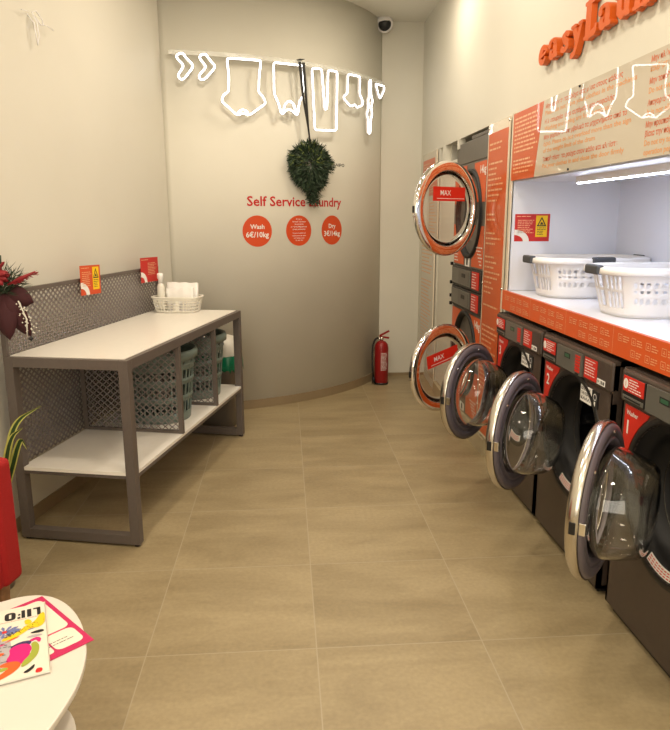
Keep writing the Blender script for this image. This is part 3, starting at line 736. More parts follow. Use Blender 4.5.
# ------------------------------------------------------------------ wreath
t = thing('hanging_wreath', 'dark green leafy wreath hanging by a black ribbon in front of the curved wall', 'wreath', cyl(1.15, 1.90, .07))
X_ = Matrix.Translation(-t.location)
rnd = random.Random(21)
def leafblade(b, p, d, L, w):
    d = d.normalized(); sd = d.cross(Vector((rnd.uniform(-1, 1), rnd.uniform(-1, 1), rnd.uniform(-1, 1)))).normalized(); up = sd.cross(d)
    q = [p, p+d*L*.45+sd*w/2+up*w*.1, p+d*L, p+d*L*.45-sd*w/2+up*w*.1]
    b.f([b.v(x) for x in q])
def local(s_, z, off): return cyl(s_, z, off)-t.location
b = MB()
cs, cz = 1.152, 1.925
for i in range(3200):
    a = rnd.uniform(0, 2*PI); rr = math.sqrt(rnd.uniform(.02, 1))
    bx = .165*(1+.07*math.sin(3*a)+.06*math.sin(7*a+1)); s_ = cs+rr*bx*math.cos(a); z = cz-.015+rr*.165*math.sin(a)
    if rnd.random() < .14: k = rnd.random(); s_ = cs+.005+.015*k+.09*(1-k)**1.5*rnd.uniform(-1, 1); z = cz-.10-.19*k
    off = .02+.10*rnd.random()*(1-.5*rr)
    p = local(s_, z, off); d = Vector((rnd.uniform(-.5, .5)+math.cos(a)*.9, -rnd.uniform(-.3, .6), math.sin(a)*.8-.35+rnd.uniform(-.7, .7)))
    b.m('pine2' if rnd.random() < .10 and z > cz-.02 else 'pine'); leafblade(b, p, d, rnd.uniform(.03, .07), rnd.uniform(.006, .015))
b.build('foliage', t, kind='stuff')
b = MB().m('pine')
for k in range(16):
    a = rnd.uniform(-2.6, 1.2); L = rnd.uniform(.15, .21); p0_ = local(cs, cz, .06); pts = []
    for i in range(6):
        q = i/5; pts.append(local(cs+L*math.cos(a)*q, cz+L*.95*math.sin(a)*q-.03*q*q, .06+.03*math.sin(q*3)))
    b.tube(pts, .0022, 5)
    for i in range(2, 6):
        for j in range(8): leafblade(b, pts[i], Vector((rnd.uniform(-1, 1), rnd.uniform(-.5, .2), rnd.uniform(-1, .7))), .035, .005)
b.build('twig', t, kind='stuff')
b = MB().m('ribbon')
for ds, off, top in ((-.012, .085, 2.655), (.014, .075, 2.655)):
    P_ = [local(1.058+ds*1.5, top, off), local(1.08+ds*1.2, 2.4, off+.002), local(1.11+ds*.4, 2.2, off), local(1.14, 2.04, .07)]
    for i in range(3):
        a_, c_ = P_[i], P_[i+1]; w_ = [.012, .010, .007, .005]; sd = Vector((.9, .35, 0)).normalized()
        b.hexa([a_-sd*w_[i], a_+sd*w_[i], a_+sd*w_[i]+Vector((0, .002, 0)), a_-sd*w_[i]+Vector((0, .002, 0)), c_-sd*w_[i+1], c_+sd*w_[i+1], c_+sd*w_[i+1]+Vector((0, .002, 0)), c_-sd*w_[i+1]+Vector((0, .002, 0))])
a_, c_ = local(1.06, 2.672, .03), local(1.06, 2.672, .09); sd = Vector((.9, .35, 0)).normalized()*.02
b.hexa([a_-sd, a_+sd, c_+sd, c_-sd]+[p+Vector((0, 0, .003)) for p in (a_-sd, a_+sd, c_+sd, c_-sd)])
b.build('ribbon', t, label='black satin ribbon')

# ------------------------------------------------------------------ security camera and wall cable
t = thing('security_camera', 'small white dome camera with black lens near the ceiling at the back corner', 'camera', (.90, 6.31, 3.185))
MB().m('whitepl').lathe([(0, .015), (.055, .015), (.058, -.012), (.05, -.03), (.03, -.04), (0, -.045)], Matrix.Scale(1.3, 4), 32).build('housing', t)
A = axis_frame((-.0, -.022, -.030), Vector((-.12, -.93, -.30)))
MB(A @ Matrix.Scale(1.3, 4)).m('whitepl').lathe([(0, -.03), (.05, -.02), (.056, .006), (.050, .020), (.043, .022)], ID, 32).build('ball', t)
MB(A @ Matrix.Scale(1.3, 4)).m('ink').lathe([(0, .042), (.022, .036), (.036, .027), (.042, .018), (.0, .01)], ID, 32).build('lens', t)
Pw = rack(.557, WL, 2.489); F = frame(Pw, RU, (0, 0, 1), -RW)
b = MB(F).m('whitepl')
b.tube([(0, 0, -.01), (.005, -.05, .03), (.01, -.10, .03), (.025, -.145, .028), (.035, -.10, .032), (.028, -.04, .03), (.01, .0, .02), (.03, .01, .03), (.07, -.02, .035), (.085, -.04, .03), (.06, -.045, .03), (.02, -.02, .03)], .0035, 6)
b.tube([(.085, -.04, .03), (.12, -.035, .03), (.165, -.045, .035)], .0022, 6); b.tube([(0, 0, .01), (-.04, -.01, .03), (-.08, -.012, .02)], .002, 6)
o = b.build('wall_cable'); tag(o, 'coiled loose cable coming out high on the left wall', 'cable')

# ------------------------------------------------------------------ rack table on the left
RL, RD, RH = 1.71, .60, .893
t = thing('folding_table', 'long grey steel frame table with white top, shelf and metal mesh back', 'table', RA, PI/2-TA)
# local: x along the length (away), y towards the wall
TB = .045
b = MB().m('frame')
for x in (0, RL-TB):
    pass
def end_frame(x):
    b = MB().m('frame')
    b.box(x, x+TB, 0, TB, 0.012, RH).box(x, x+TB, RD-TB, RD, .012, RH).box(x, x+TB, TB, RD-TB, .012, .012+TB).box(x, x+TB, TB, RD-TB, RH-TB, RH)
    b.m('black')
    for y in (.022, RD-.022): b.lathe([(0, 0), (.014, 0), (.014, .012), (0, .012)], Matrix.Translation((x+.022, y, 0)), 12)
    return b.build('end_frame', t, .0015)
end_frame(0); end_frame(RL-TB)
MB().m('frame').box(TB, RL-TB, 0, TB, RH-TB, RH).build('front_rail', t)
MB().m('frame').box(TB, RL-TB, RD-TB, RD, RH-TB, RH).build('back_rail', t)
MB().m('laminate').box(.028, RL-.028, .026, RD-.016, RH-.008, RH+.003).build('table_top', t, label='white laminate top')
MB().m('frame').box(TB, RL-TB, .004, .03, .334, .352).box(TB, RL-TB, RD-.03, RD-.004, .334, .352).box(.01, .03, TB, RD-TB, .334, .352).box(RL-.03, RL-.01, TB, RD-TB, .334, .352).build('shelf_frame', t)
MB().m('laminate').box(.004, RL-.004, .003, RD-.03, .352, .368).build('lower_shelf', t, label='white laminate lower shelf')
def expanded(b, F, w, h, px=.040, pz=.032, th=.003, sw=.0047):
    """expanded metal mesh in local xy of F: w along x, h along y"""
    nx = int(w/px); nz = int(h/pz); px = w/nx; pz = h/nz
    def seg(a, c):
        a = Vector(a); c = Vector(c); d = (c-a).normalized(); n_ = Vector((-d.y, d.x, 0))*sw
        vs = [a-n_, c-n_, c+n_, a+n_]
        v0 = [b.v(F @ Vector((p.x, p.y, -th/2))) for p in vs]; v1 = [b.v(F @ Vector((p.x, p.y, th/2))) for p in vs]
        b.f(v1); b.f(v0[::-1]); b.f([v0[0], v0[1], v1[1], v1[0]]); b.f([v0[2], v0[3], v1[3], v1[2]])
    for j in range(nz):
        for i in range(nx):
            x, z = i*px, j*pz
            seg((x, z+pz/2, 0), (x+px/2, z+pz, 0)); seg((x+px/2, z+pz, 0), (x+px, z+pz/2, 0))
            seg((x, z+pz/2, 0), (x+px/2, z, 0)); seg((x+px/2, z, 0), (x+px, z+pz/2, 0))
BP = 1.19
b = MB().m('mesh'); F = frame((.02, RD-.012, .368), (1, 0, 0), (0, 0, 1), (0, -1, 0)); expanded(b, F, RL-.04, BP-.368-.02)
b.build('back_mesh', t, label='grey expanded metal mesh back panel')
b = MB().m('frame').box(0, .02, RD-.022, RD, RH, BP).box(RL-.02, RL, RD-.022, RD, RH, BP).box(0, RL, RD-.022, RD-.002, BP-.02, BP); b.build('back_frame', t, .001)
for x in (.60, 1.165):
    b = MB().m('frame').box(x-.010, x+.014, 0, .024, .368, RH-TB).box(x-.008, x+.012, RD-.05, RD-.024, .368, RH-TB).box(x-.008, x+.012, .024, RD-.05, .368, .384).box(x-.008, x+.012, .024, RD-.05, RH-TB-.016, RH-TB)
    d = b.build('divider', t)
    b = MB().m('mesh'); F = frame((x, .024, .384), (0, 1, 0), (0, 0, 1), (1, 0, 0)); expanded(b, F, RD-.074, RH-TB-.016-.384, sw=.0026)
    b.build('divider_mesh', d)

def on_rack(x, y, z): return rack(x, y, z)
# green baskets
def green_basket(x, y, label, first=None):
    t = thing('green_basket', label, 'laundry basket', on_rack(x, y, .3685), random.uniform(0, 1), 'green baskets on the lower shelf')
    N_ = 108; Hh = .40
    def P(u, v):
        r = .168+.040*v; a = 2*PI*u; return (r*math.cos(a), r*math.sin(a), .003+Hh*v)
    def hole(i, j):
        k = i % 3
        if k == 0: return False
        if (i // 3) % 4 == 3 and k == 2 and False: return False
        return j in (3, 4, 5, 6) or j in (9, 10, 11, 12) or j in (15, 16, 17) or (j == 20 and i % 6 == 1)
    b = MB().m('green'); lattice(b, P, N_, 24, hole); b.build('basket_wall', t, solid=.004, weld=True)
    MB().m('green').lathe([(0, .0), (.168, .0), (.170, .006), (0, .006)], ID, 48).build('basket_floor', t)
    MB().m('green').lathe([(.204, .372), (.214, .362), (.224, .364), (.226, .395), (.218, .412), (.206, .410), (.200, .398)], ID, 64, loop=True).build('rim', t)
    b = MB().m('green')
    for z, r in ((.135, .183), (.235, .194), (.325, .203)): b.lathe([(r, z), (r+.005, z+.004), (r, z+.010)], ID, 64)
    b.build('band', t)
    return t
green_basket(.885, .250, 'round green plastic basket on the lower shelf, nearer the camera')
green_basket(1.425, .250, 'round green plastic basket on the lower shelf, farther one by the bin')
# bin
t = thing('waste_bin', 'grey beige bin with green bag standing behind the far end of the table', 'bin', rack(1.905, .25, 0), PI/2-TA)
b = MB().m('binbody'); pr = [(.6, 0), (.78, .60)]
def sq(b, prof, X=ID, e=.45, n=40, rx=.13, ry=.16, loop=False):
    Rr = [[b.v(X @ Vector((*sup(2*PI*i/n, rx*k, ry*k, e), z))) for i in range(n)] for k, z in prof]
    for j in range(len(prof)-1):
        for i in range(n): b.f([Rr[j][i], Rr[j][(i+1) % n], Rr[j+1][(i+1) % n], Rr[j+1][i]], True)
    return Rr
q = sq(b, [(.72, 0), (.96, .50), (.99, .50), (.99, .51)]); b.f(q[0][::-1]); b.build('bin_body', t)
b = MB().m('bag'); rnd = random.Random(2); n = 60
for j, (k, z) in enumerate([]): pass
rows = []
for k, z, amp in ((.97, .555, .0), (1.02, .55, .01), (1.05, .50, .03), (1.06, .455, .06)):
    rows.append([b.v((*[c*(1+amp*rnd.uniform(-.5, .8)) for c in sup(2*PI*i/n, .13*k, .16*k, .45)], z-amp*rnd.uniform(0, .6))) for i in range(n)])
for j in range(3):
    for i in range(n): b.f([rows[j][i], rows[j][(i+1) % n], rows[j+1][(i+1) % n], rows[j+1][i]], True)
b.build('bin_bag', t, label='green plastic bag', solid=.002)
b = MB().m('creampl'); q = sq(b, [(1.02, .545), (1.03, .565), (1.0, .60), (.80, .665), (.5, .68)]); b.f(q[-1]); b.build('bin_lid', t, label='cream lid')

# small basket on the table, with contents
BX, BY = 1.575, .395
t = thing('plastic_basket', 'small cream openwork basket on the far end of the table', 'basket', rack(BX, BY, RH+.004), PI/2-TA)
RXs, RYs, Hs = .095, .155, .098
def P(u, v):
    k = .88+.14*v; x, y = sup(2*PI*u, RXs*k, RYs*k, .4); return (x, y, .002+Hs*v)
b = MB().m('creampl'); lattice(b, P, 120, 15, lambda i, j: (i % 3 != 0) and j in (2, 3, 5, 6, 8, 9, 11) ); b.build('basket_wall', t, solid=.0025, weld=True)
b = MB().m('creampl').prism([sup(2*PI*i/40, RXs*.88, RYs*.88, .4) for i in range(40)], 0, .004); b.build('basket_floor', t)
b = MB().m('creampl'); ring = [Vector((*sup(2*PI*i/64, RXs*1.03, RYs*1.03, .4), .100)) for i in range(64)]; b.tube(ring, .006, 8, closed=True); b.build('rim', t)
# bottle with pump cap, papers
t = thing('spray_bottle', 'clear bottle with a white cap standing in the small cream basket', 'bottle', rack(BX-.0, BY+.115, RH+.022))
MB().m('creampl').lathe([(0, 0), (.021, 0), (.025, .01), (.025, .145), (.018, .165), (.012, .17), (.012, .18)], ID, 24).build('bottle_body', t)
MB().m('white').lathe([(.0, .168), (.014, .168), (.015, .195), (.021, .205), (.020, .235), (.0, .24)], ID, 24).build('cap', t)
X_ = Matrix.Translation(rack(BX+.01, BY-.015, RH+.009)) @ Matrix.Rotation(PI/2-TA, 4, 'Z')
for k, (dx, w_, h_, rot, lab) in enumerate(((.030, .22, .185, .02, 'tall white paper towel sheet at the back of the small basket'), (.0, .19, .150, -.03, 'white folded paper towel standing in front inside the small basket'))):
    b = MB(X_ @ Matrix.Translation((dx, 0, 0)) @ Matrix.Rotation(rot, 4, 'X') @ Matrix.Rotation(.08, 4, 'Y')).m('paper')
    n = 14; top = [h_+.002*math.sin(i*1.3+k) for i in range(n+1)]; V0 = []; V1 = []
    for i in range(n+1):
        y = -w_/2+w_*i/n; x = .003*math.sin(i*.5+k*2)
        V0.append([b.v((x-.008, y, 0)), b.v((x-.006, y, top[i]))]); V1.append([b.v((x+.008, y, 0)), b.v((x+.006, y, top[i]))])
    for i in range(n):
        b.f([V0[i][0], V0[i+1][0], V0[i+1][1], V0[i][1]], True); b.f([V1[i][0], V1[i][1], V1[i+1][1], V1[i+1][0]], True); b.f([V0[i][1], V0[i+1][1], V1[i+1][1], V1[i][1]], True); b.f([V0[i][0], V1[i][0], V1[i+1][0], V0[i+1][0]])
    for i in (0, n): b.f([V0[i][0], V0[i][1], V1[i][1], V1[i][0]])
    o = b.build('paper_towel'); tag(o, lab, 'paper')
b = MB(X_ @ Matrix.Translation((-.070, -.02, .006))).m('paper').box(0, .006, -.07, .07, 0, .05).m('p_gry')
F = frame((-.0006, .06, .006), (0, -1, 0), (0, 0, 1), (-1, 0, 0)); rnd = random.Random(6)
for i in range(5): b.words(0, .12, .036-i*.009, .006, F, 0, rnd, rnd.uniform(.6, 1))
o = b.build('leaflet'); tag(o, 'printed white leaflet leaning inside the front of the small basket', 'leaflet')
# two cards hung on the back panel
for (a0, w_, tilt, mt, tri, lab) in ((.655, .215, .03, 'disc', True, 'red-orange card with yellow warning triangle hung on the mesh back panel'), (1.40, .27, .02, 'redcard', False, 'plain dark red card hung on the far end of the mesh back panel')):
    zb = 1.10
    o_ = rack(a0, RD-.035, zb); F = frame(o_, RU, (-RW*(.0)+Vector((0, 0, 1))), -RW) @ Matrix.Rotation(-tilt, 4, 'Z')
    o = warn_card('c', F, w_, .160, mt, lab, tri).build('warning_card'); tag(o, lab, 'sign', 'red warning cards')

# ------------------------------------------------------------------ fire extinguisher
t = thing('fire_extinguisher', 'red fire extinguisher with black hose on the floor in the far corner', 'fire extinguisher', (.872, 6.06, 0), 0)
MB().m('redpaint').lathe([(0, .004), (.058, .004), (.064, .012), (.064, .345), (.058, .375), (.040, .398), (.020, .408), (0, .41)], ID, 40).build('cylinder', t)
b = MB().m('black').lathe([(.0, 0), (.064, 0), (.0655, .02), (.0, .02)], ID, 40); b.build('base_ring', t)
b = MB().m('white')
F = lambda a, z, r: (r*math.sin(a), -r*math.cos(a), z)
for a0, a1, z0, z1 in ((-.25, .75, .13, .31),):
    n = 10
    for i in range(n):
        x0_, x1_ = a0+(a1-a0)*i/n, a0+(a1-a0)*(i+1)/n
for z in [.14+i*.012 for i in range(14)]:
    k = random.Random(int(z*1000)); a = -.2
    while a < .6:
        w_ = k.uniform(.08, .25); b.f([b.v(F(a, z, .0648)), b.v(F(a+w_, z, .0648)), b.v(F(a+w_, z+.005, .0648)), b.v(F(a, z+.005, .0648))]); a += w_+.06
b.build('instruction_label', t, label='white printed instructions')
b = MB().m('bchrome').lathe([(0, .405), (.018, .405), (.018, .432), (.012, .445), (0, .445)], ID, 20); b.tube([(0, 0, .43), (-.035, 0, .432)], .009); b.build('valve', t)
b = MB().m('redpaint').bar((-.02, 0, .452), (.07, 0, .498), .018, .005, (0, 1, 0)).bar((-.02, 0, .445), (.07, 0, .432), .018, .005, (0, 1, 0)); b.build('handle', t)
b = MB().m('rubber').tube(rpath([(-.035, 0, .432), (-.06, -.01, .425), (-.085, -.02, .37), (-.088, -.03, .2), (-.078, -.03, .07)], .04, 5, False), .009, 8); b.build('hose', t)
b = MB().m('rubber').tube([(-.078, -.03, .075), (-.072, -.03, .02)], [.012, .017], 12); b.lathe([(0, 0), (.009, 0), (.008, .006), (0, .007)], axis_frame((-.076, -.046, .05), (0, -1, 0)), 12); b.build('nozzle', t)

# ------------------------------------------------------------------ poinsettia decoration on the mesh panel
t = thing('christmas_decoration', 'maroon poinsettia decoration with pine and red sprig on the near end of the table', 'flower decoration', rack(-.02, RD-.06, 1.20))
rnd = random.Random(31); C0 = Vector((0, 0, 0)); Xc = frame((0, 0, 0), (1, 0, 0), (0, -1, 0), (0, 0, 1))
def petal(b, base, tip, w_, bend):
    base = Vector(base); tip = Vector(tip); d = tip-base; sd = d.cross(Vector((0, 1, 0))).normalized(); n = 7; L_ = []; R_ = []; Cn = []
    for i in range(n+1):
        q = i/n; ww = w_*math.sin(PI*min(1, q*.93+.07))**.75*(1 if q < .97 else .1); c = base+d*q+Vector((0, -bend*math.sin(PI*q), 0))
        Cn.append(b.v(c)); L_.append(b.v(c+sd*ww+Vector((0, .008, 0)))); R_.append(b.v(c-sd*ww+Vector((0, .008, 0))))
    for i in range(n): b.f([L_[i], L_[i+1], Cn[i+1], Cn[i]], True); b.f([Cn[i], Cn[i+1], R_[i+1], R_[i]], True)
b = MB().m('maroon')
for tip, w_ in (((.115, -.06, -.20), .045), ((.135, -.05, -.05), .05), ((.03, -.08, -.21), .05), ((-.1, -.06, -.17), .05), ((-.13, -.05, -.02), .05), ((.07, -.06, -.14), .05)):
    petal(b, (.01, -.03, .0), tip, w_, .02)
b.build('petal', t, solid=.002)
b = MB().m('redflower')
for k in range(26):
    a = rnd.uniform(0, 2*PI); petal(b, (-.02+rnd.uniform(-.03, .03), -.05, .07), (-.02+.075*math.cos(a), -.08+rnd.uniform(-.02, .02), .08+.07*math.sin(a)), .016, .01)
b.tube([(.04, -.06, .03), (.10, -.07, .055), (.165, -.08, .085)], [.004, .010, .003], 8)
for k in range(60):
    q = rnd.random(); leafblade(b, Vector((.06+.1*q, -.07, .035+.045*q)), Vector((1, rnd.uniform(-1, 1), rnd.uniform(-.6, 1))), .022, .007)
b.build('red_flower', t, label='red flower and red sprig', solid=.001)
b = MB().m('pine')
for k in range(420):
    a = rnd.uniform(-.3, PI+.3); d = Vector((math.cos(a), rnd.uniform(-.5, .3), math.sin(a)*.9+.05)); p = Vector((rnd.uniform(-.02, .07), -.04, .01+rnd.uniform(-.03, .05)))
    leafblade(b, p+d*rnd.uniform(0, .03), d, rnd.uniform(.03, .075), .0035)
b.tube([(0, -.05, .05), (.015, -.06, .12), (.02, -.06, .155)], [.004, .008, .005], 6)
b.build('pine_sprig', t, kind='stuff')
b = MB().m('creampl')
for k in range(46):
    q = k/45; p = Vector((.085+.07*q*rnd.uniform(.4, 1)+rnd.uniform(-.02, .02), -.075, -.05-.13*q)); b.lathe([(0, -.004), (.004, 0), (0, .004)], Matrix.Translation(p), 6)
b.tube([(.08, -.07, -.04), (.11, -.075, -.12), (.105, -.075, -.195)], .003, 6); b.m('ink').lathe([(0, -.012), (.012, 0), (0, .012)], Matrix.Translation((.12, -.075, -.205)), 12); b.build('bead_sprig', t)

# ------------------------------------------------------------------ armchair
ACX, ACY = -.962, 2.30
t = thing('armchair', 'red upholstered armchair with wooden legs at the left edge beside the table', 'armchair', (ACX, ACY, 0), PI/2-TA)
# local x away from camera (0 = far side), y towards the wall
b = MB().m('fabric').box(-.62, -.01, .01, .52, .245, .43); b.build('seat_base', t, .02, seg=3)
b = MB().m('fabric').box(-.53, -.10, .0, .42, .432, .50); b.build('seat_cushion', t, .03, seg=4)
def taper(b, x0, x1, y0, y1, z0, z1, e):
    b.hexa([(x0, y0-e, z0), (x1+e, y0-e, z0), (x1+e, y1, z0), (x0, y1, z0), (x0, y0, z1), (x1, y0, z1), (x1, y1, z1), (x0, y1, z1)])
for x0 in (-.10, -.64):
    b = MB().m('fabric'); taper(b, x0, x0+.10, 0, .53, .245, .70, .002); b.build('armrest', t, .022, seg=4)
b = MB().m('fabric').box(-.54, -.10, .42, .53, .43, .86); b.build('backrest', t, .03, seg=4)
for x in (-.06, -.58):
    for y in (.06, .47):
        b = MB().m('wood').hexa([(x-.018, y-.018, 0), (x+.018, y-.018, 0), (x+.018, y+.018, 0), (x-.018, y+.018, 0), (x-.026, y-.026, .245), (x+.026, y-.026, .245), (x+.026, y+.026, .245), (x-.026, y+.026, .245)]); b.build('leg', t, .004)
# variegated plant in a pot behind the armchair
t = thing('potted_plant', 'potted plant with yellow-edged long leaves behind the red armchair', 'plant', (-1.235, 2.66, 0))
MB().m('binbody').lathe([(0, 0), (.075, 0), (.10, .22), (.105, .22), (.105, .24), (.09, .24), (.085, .2), (0, .2)], ID, 32).build('pot', t)
def longleaf(b, pts, w_):
    pts = rpath([Vector(p) for p in pts], .2, 6, False); n = len(pts)-1
    prev = None
    for i, p in enumerate(pts):
        q = i/n; ww = w_*(math.sin(PI*min(1, .1+.9*q)))**.6+.001; tg = (pts[min(i+1, n)]-pts[max(0, i-1)]).normalized(); sd = tg.cross(Vector((.3, 1, .2))).normalized()
        row = [b.v(p-sd*ww), b.v(p-sd*ww*.55+Vector((0, .003, 0))), b.v(p+sd*ww*.55+Vector((0, .003, 0))), b.v(p+sd*ww)]
        if prev:
            for k, mt in enumerate(('leafedge', 'leafdark', 'leafedge')): b.m(mt); b.f([prev[k], prev[k+1], row[k+1], row[k]], True)
        prev = row
b = MB()
for pts in ([(0, 0, .22), (.10, -.01, .52), (.15, -.02, .72), (.265, -.02, .785)], [(.0, 0, .22), (.09, -.02, .48), (.135, -.03, .66), (.19, -.03, .70)], [(0, 0, .22), (.10, 0, .46), (.165, 0, .66), (.185, 0, .60)], [(0, 0, .22), (-.02, -.02, .42), (-.03, -.06, .6), (-.05, -.08, .70)], [(0, 0, .22), (.0, -.05, .42), (.06, -.06, .62), (.085, -.06, .70)], [(0, 0, .22), (-.02, .04, .42), (-.03, .02, .50), (-.04, .02, .57)]):
    longleaf(b, pts, .014)
b.build('leaves', t, kind='stuff')

# ------------------------------------------------------------------ coffee table, magazine, leaflet
out = [(-.818, 1.779), (-.774, 1.806), (-.706, 1.811), (-.637, 1.769), (-.572, 1.686), (-.524, 1.58), (-.503, 1.498), (-.496, 1.406), (-.503, 1.341), (-.514, 1.273), (-.55, 1.16), (-.63, 1.06), (-.76, 1.02), (-.92, 1.06), (-1.04, 1.18), (-1.09, 1.36), (-1.06, 1.56), (-.96, 1.71)]
def smooth_loop(P, it=2):
    P = [Vector((*p, 0)) for p in P]
    for _ in range(it):
        Q = []
        for i in range(len(P)): a, c = P[i], P[(i+1) % len(P)]; Q += [a*.75+c*.25, a*.25+c*.75]
        P = Q
    return [(p.x, p.y) for p in P]
t = thing('coffee_table', 'white rounded coffee table with wooden legs in the lower left corner', 'table', (-.79, 1.4, 0))
lo = smooth_loop([(x+.79, y-1.4) for x, y in out])[::-1]
MB().m('tablewhite').prism(lo, .432, .45, smooth=True).build('table_top', t, .003)
for (x, y) in ((.16, -.31), (-.18, .12), (-.18, -.25), (.05, .30)):
    b = MB().m('wood').tube([(x*.8, y*.8, .432), (x*1.15, y*1.15, 0)], [.02, .012], 12); b.build('leg', t)
t = thing('side_table', 'smaller white rounded table tucked under the edge of the coffee table', 'table', (-.655, 1.375, 0))
lo2 = [( .142*math.cos(2*PI*i/40), .185*math.sin(2*PI*i/40)) for i in range(40)]
MB().m('tablewhite').prism(lo2, .285, .30, smooth=True).build('table_top', t, .003)
for (x, y) in ((-.04, -.03), (.0, -.1), (.03, .08)):
    b = MB().m('wood').tube([(x, y, .285), (x*1.2, y*1.2, 0)], [.014, .010], 10); b.build('leg', t)
# leaflet (magenta and white)
LZ = .451
def quad_frame(o, px_, py_, z):
    o = Vector((*o, z)); x = (Vector((*px_, z))-o); y = (Vector((*py_, z))-o); return o, x, y
# magazine lies with its head towards the camera: x axis runs left, y axis towards the viewer's far side reversed
P0 = Vector((-.572, 1.452)); ang = math.atan2(1.452-1.414, -.572+.672)
ex = Vector((math.cos(ang), math.sin(ang), 0)); ey = Vector((-.30, .954, 0)).normalized(); ey = Vector((-ex.y, ex.x, 0))
MW, MH = .25, .325
br = Vector((-.572, 1.452, 0)); MGX = frame(br-ex*MW, ex, ey, (0, 0, 1)); MGX.translation.z = LZ
b = MB(frame((-.505, 1.577, LZ), (-.733, -.68, 0), (-.68, .733, 0), (0, 0, 1)))
b.m('magenta').box(0, .21, 0, .30, 0, .0012).m('p_cream')
def rrect(b, x0, x1, y0, y1, r, z):
    pts = [(p.x, p.y) for p in rpath([(x0, y0, 0), (x1, y0, 0), (x1, y1, 0), (x0, y1, 0)], r, 5)]; b.flat(pts, z)
rrect(b, .012, .085, .022, .10, .02, .0014); rrect(b, .09, .20, .022, .10, .012, .0014); rrect(b, .012, .20, .106, .285, .02, .0014)
b.m('ink').words(.03, .15, .05, .004, ID, .0017, random.Random(2)).words(.04, .13, .062, .004, ID, .0017, random.Random(4))
LEAF = b.build('leaflet'); tag(LEAF, 'magenta and white leaflet sticking out from under the magazine', 'leaflet')
t = thing('magazine', 'colourful illustrated magazine lying upside down on the coffee table', 'magazine', (0, 0, 0))
t.matrix_world = MGX
t.location.z = LZ+.0022
b = MB().m('paper').box(.002, MW-.001, .002, MH-.002, 0, .0045); b.build('pages', t)
b = MB().m('p_cream').box(0, MW, 0, MH, .0047, .0056).box(MW-.001, MW+.001, 0, MH, .0, .0056); z = .0060
def blob(mt, pts, zz):
    b.m(mt); b.flat([(p.x, p.y) for p in rpath([(x, y, 0) for x, y in pts], .03, 4)], zz)
# masthead, turned round because the magazine lies upside down
U = Matrix.Translation((MW-.012, MH-.022, 0)) @ Matrix.Rotation(PI, 4, 'Z')
b.m('ink')
lw, lh = .032, .048
def bar_(x0, x1, y0, y1): b.rect(x0, x1, y0, y1, z, U)
U = U @ Matrix.Diagonal((.82, .82, 1, 1)); bar_(0, .011, 0, lh); bar_(.0, .022, 0, .009)                                  # L
bar_(.028, .041, 0, lh)                                                        # I
bar_(.047, .058, 0, lh); bar_(.061, .070, lh-.012, lh); bar_(.061, .068, .018, .028)  # F
b.flat([(p.x, p.y) for p in rpath([(.075, 0, 0), (.108, 0, 0), (.108, lh, 0), (.075, lh, 0)], .016, 5)], z, U)
b.m('p_cream').rect(.088, .095, .012, lh-.012, z+.0003, U)
b.m('p_red').words(0, .2, lh+.006, .003, U, z, random.Random(1))
blob('p_gry', [(.0, .05), (.14, .045), (.17, .10), (.16, .20), (.09, .25), (.0, .24)], z)
b.m('p_pur')
for k in range(11):
    a = 2*PI*k/11; c_ = Vector((.150, .212)); d_ = Vector((math.cos(a), math.sin(a)*.7)); n_ = Vector((-d_.y, d_.x))
    b.flat([tuple(c_+d_*.006-n_*.002), tuple(c_+d_*.030-n_*.006), tuple(c_+d_*.040), tuple(c_+d_*.030+n_*.006), tuple(c_+d_*.006+n_*.002)], z+.0002)
blob('p_red', [(.144, .207), (.156, .207), (.156, .218), (.144, .218)], z+.0003)
blob('p_pur', [(.165, .20), (.20, .212), (.248, .235), (.247, .215), (.21, .195)], z+.0002)
blob('p_yel', [(.140, .170), (.150, .188), (.178, .196), (.200, .222), (.222, .232), (.236, .268), (.248, .272), (.248, .218), (.232, .200), (.210, .205), (.195, .188), (.165, .172)], z+.0004)
blob('p_yel', [(.200, .222), (.196, .250), (.208, .252), (.218, .232)], z+.0004)
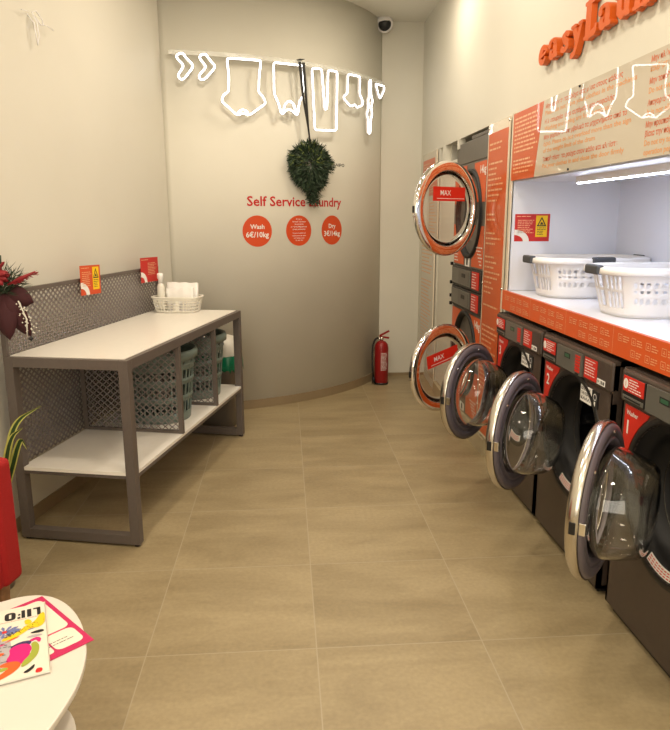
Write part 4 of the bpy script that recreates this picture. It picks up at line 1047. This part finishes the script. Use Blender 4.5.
blob('p_nav', [(.160, .135), (.185, .152), (.215, .148), (.208, .126), (.175, .122)], z+.0003)
blob('p_pink', [(.158, .060), (.170, .050), (.196, .058), (.212, .070), (.206, .092), (.214, .110), (.206, .136), (.182, .142), (.160, .128), (.164, .105), (.154, .085)], z+.0005)
blob('p_grn', [(.186, .038), (.206, .050), (.226, .078), (.231, .115), (.222, .140), (.210, .132), (.214, .108), (.206, .082), (.190, .062)], z+.0006)
blob('p_pink', [(.205, .148), (.226, .158), (.236, .146), (.232, .130), (.226, .134), (.224, .146), (.212, .140)], z+.0007)
blob('p_org', [(.09, .000), (.130, .004), (.170, .026), (.190, .052), (.180, .072), (.150, .076), (.135, .062), (.160, .055), (.150, .036), (.120, .020), (.09, .018)], z+.0006)
blob('p_yel', [(.10, .028), (.130, .034), (.150, .046), (.130, .056), (.10, .050)], z+.0007)
blob('p_grn', [(.132, .040), (.160, .044), (.158, .056), (.134, .054)], z+.0008)
blob('p_org', [(.11, .100), (.140, .104), (.155, .118), (.130, .122), (.11, .116)], z+.0006)
blob('p_pink', [(.10, .145), (.135, .148), (.160, .158), (.120, .156)], z+.0006)
blob('p_org', [(.145, .158), (.170, .168), (.190, .180), (.170, .176)], z+.0006)
blob('p_red', [(.115, .215), (.130, .222), (.128, .245), (.112, .240)], z+.0006)
blob('ink', [(.190, .018), (.204, .028), (.218, .044), (.216, .026), (.200, .012)], z+.0007)
blob('p_red', [(.217, .004), (.233, .004), (.234, .020), (.220, .022)], z+.0007)
blob('ink', [(.205, .182), (.238, .190), (.246, .176), (.225, .174)], z+.0006)
blob('p_gry', [(.196, .165), (.225, .172), (.244, .160), (.215, .158)], z+.0005)
b.m('ink')
rnd = random.Random(12)
for k in range(46): x = rnd.uniform(.15, .245); y = .182+(x-.15)*.45+rnd.uniform(-.006, .014); b.rect(x, x+.0025, y, y+.0018, z+.0009)
for k in range(22): x, y = rnd.uniform(.10, .16), rnd.uniform(.06, .20); b.rect(x, x+rnd.uniform(.003, .02), y, y+.0018, z+.0009)
b.build('cover', t, label='illustrated cover in bright colours')
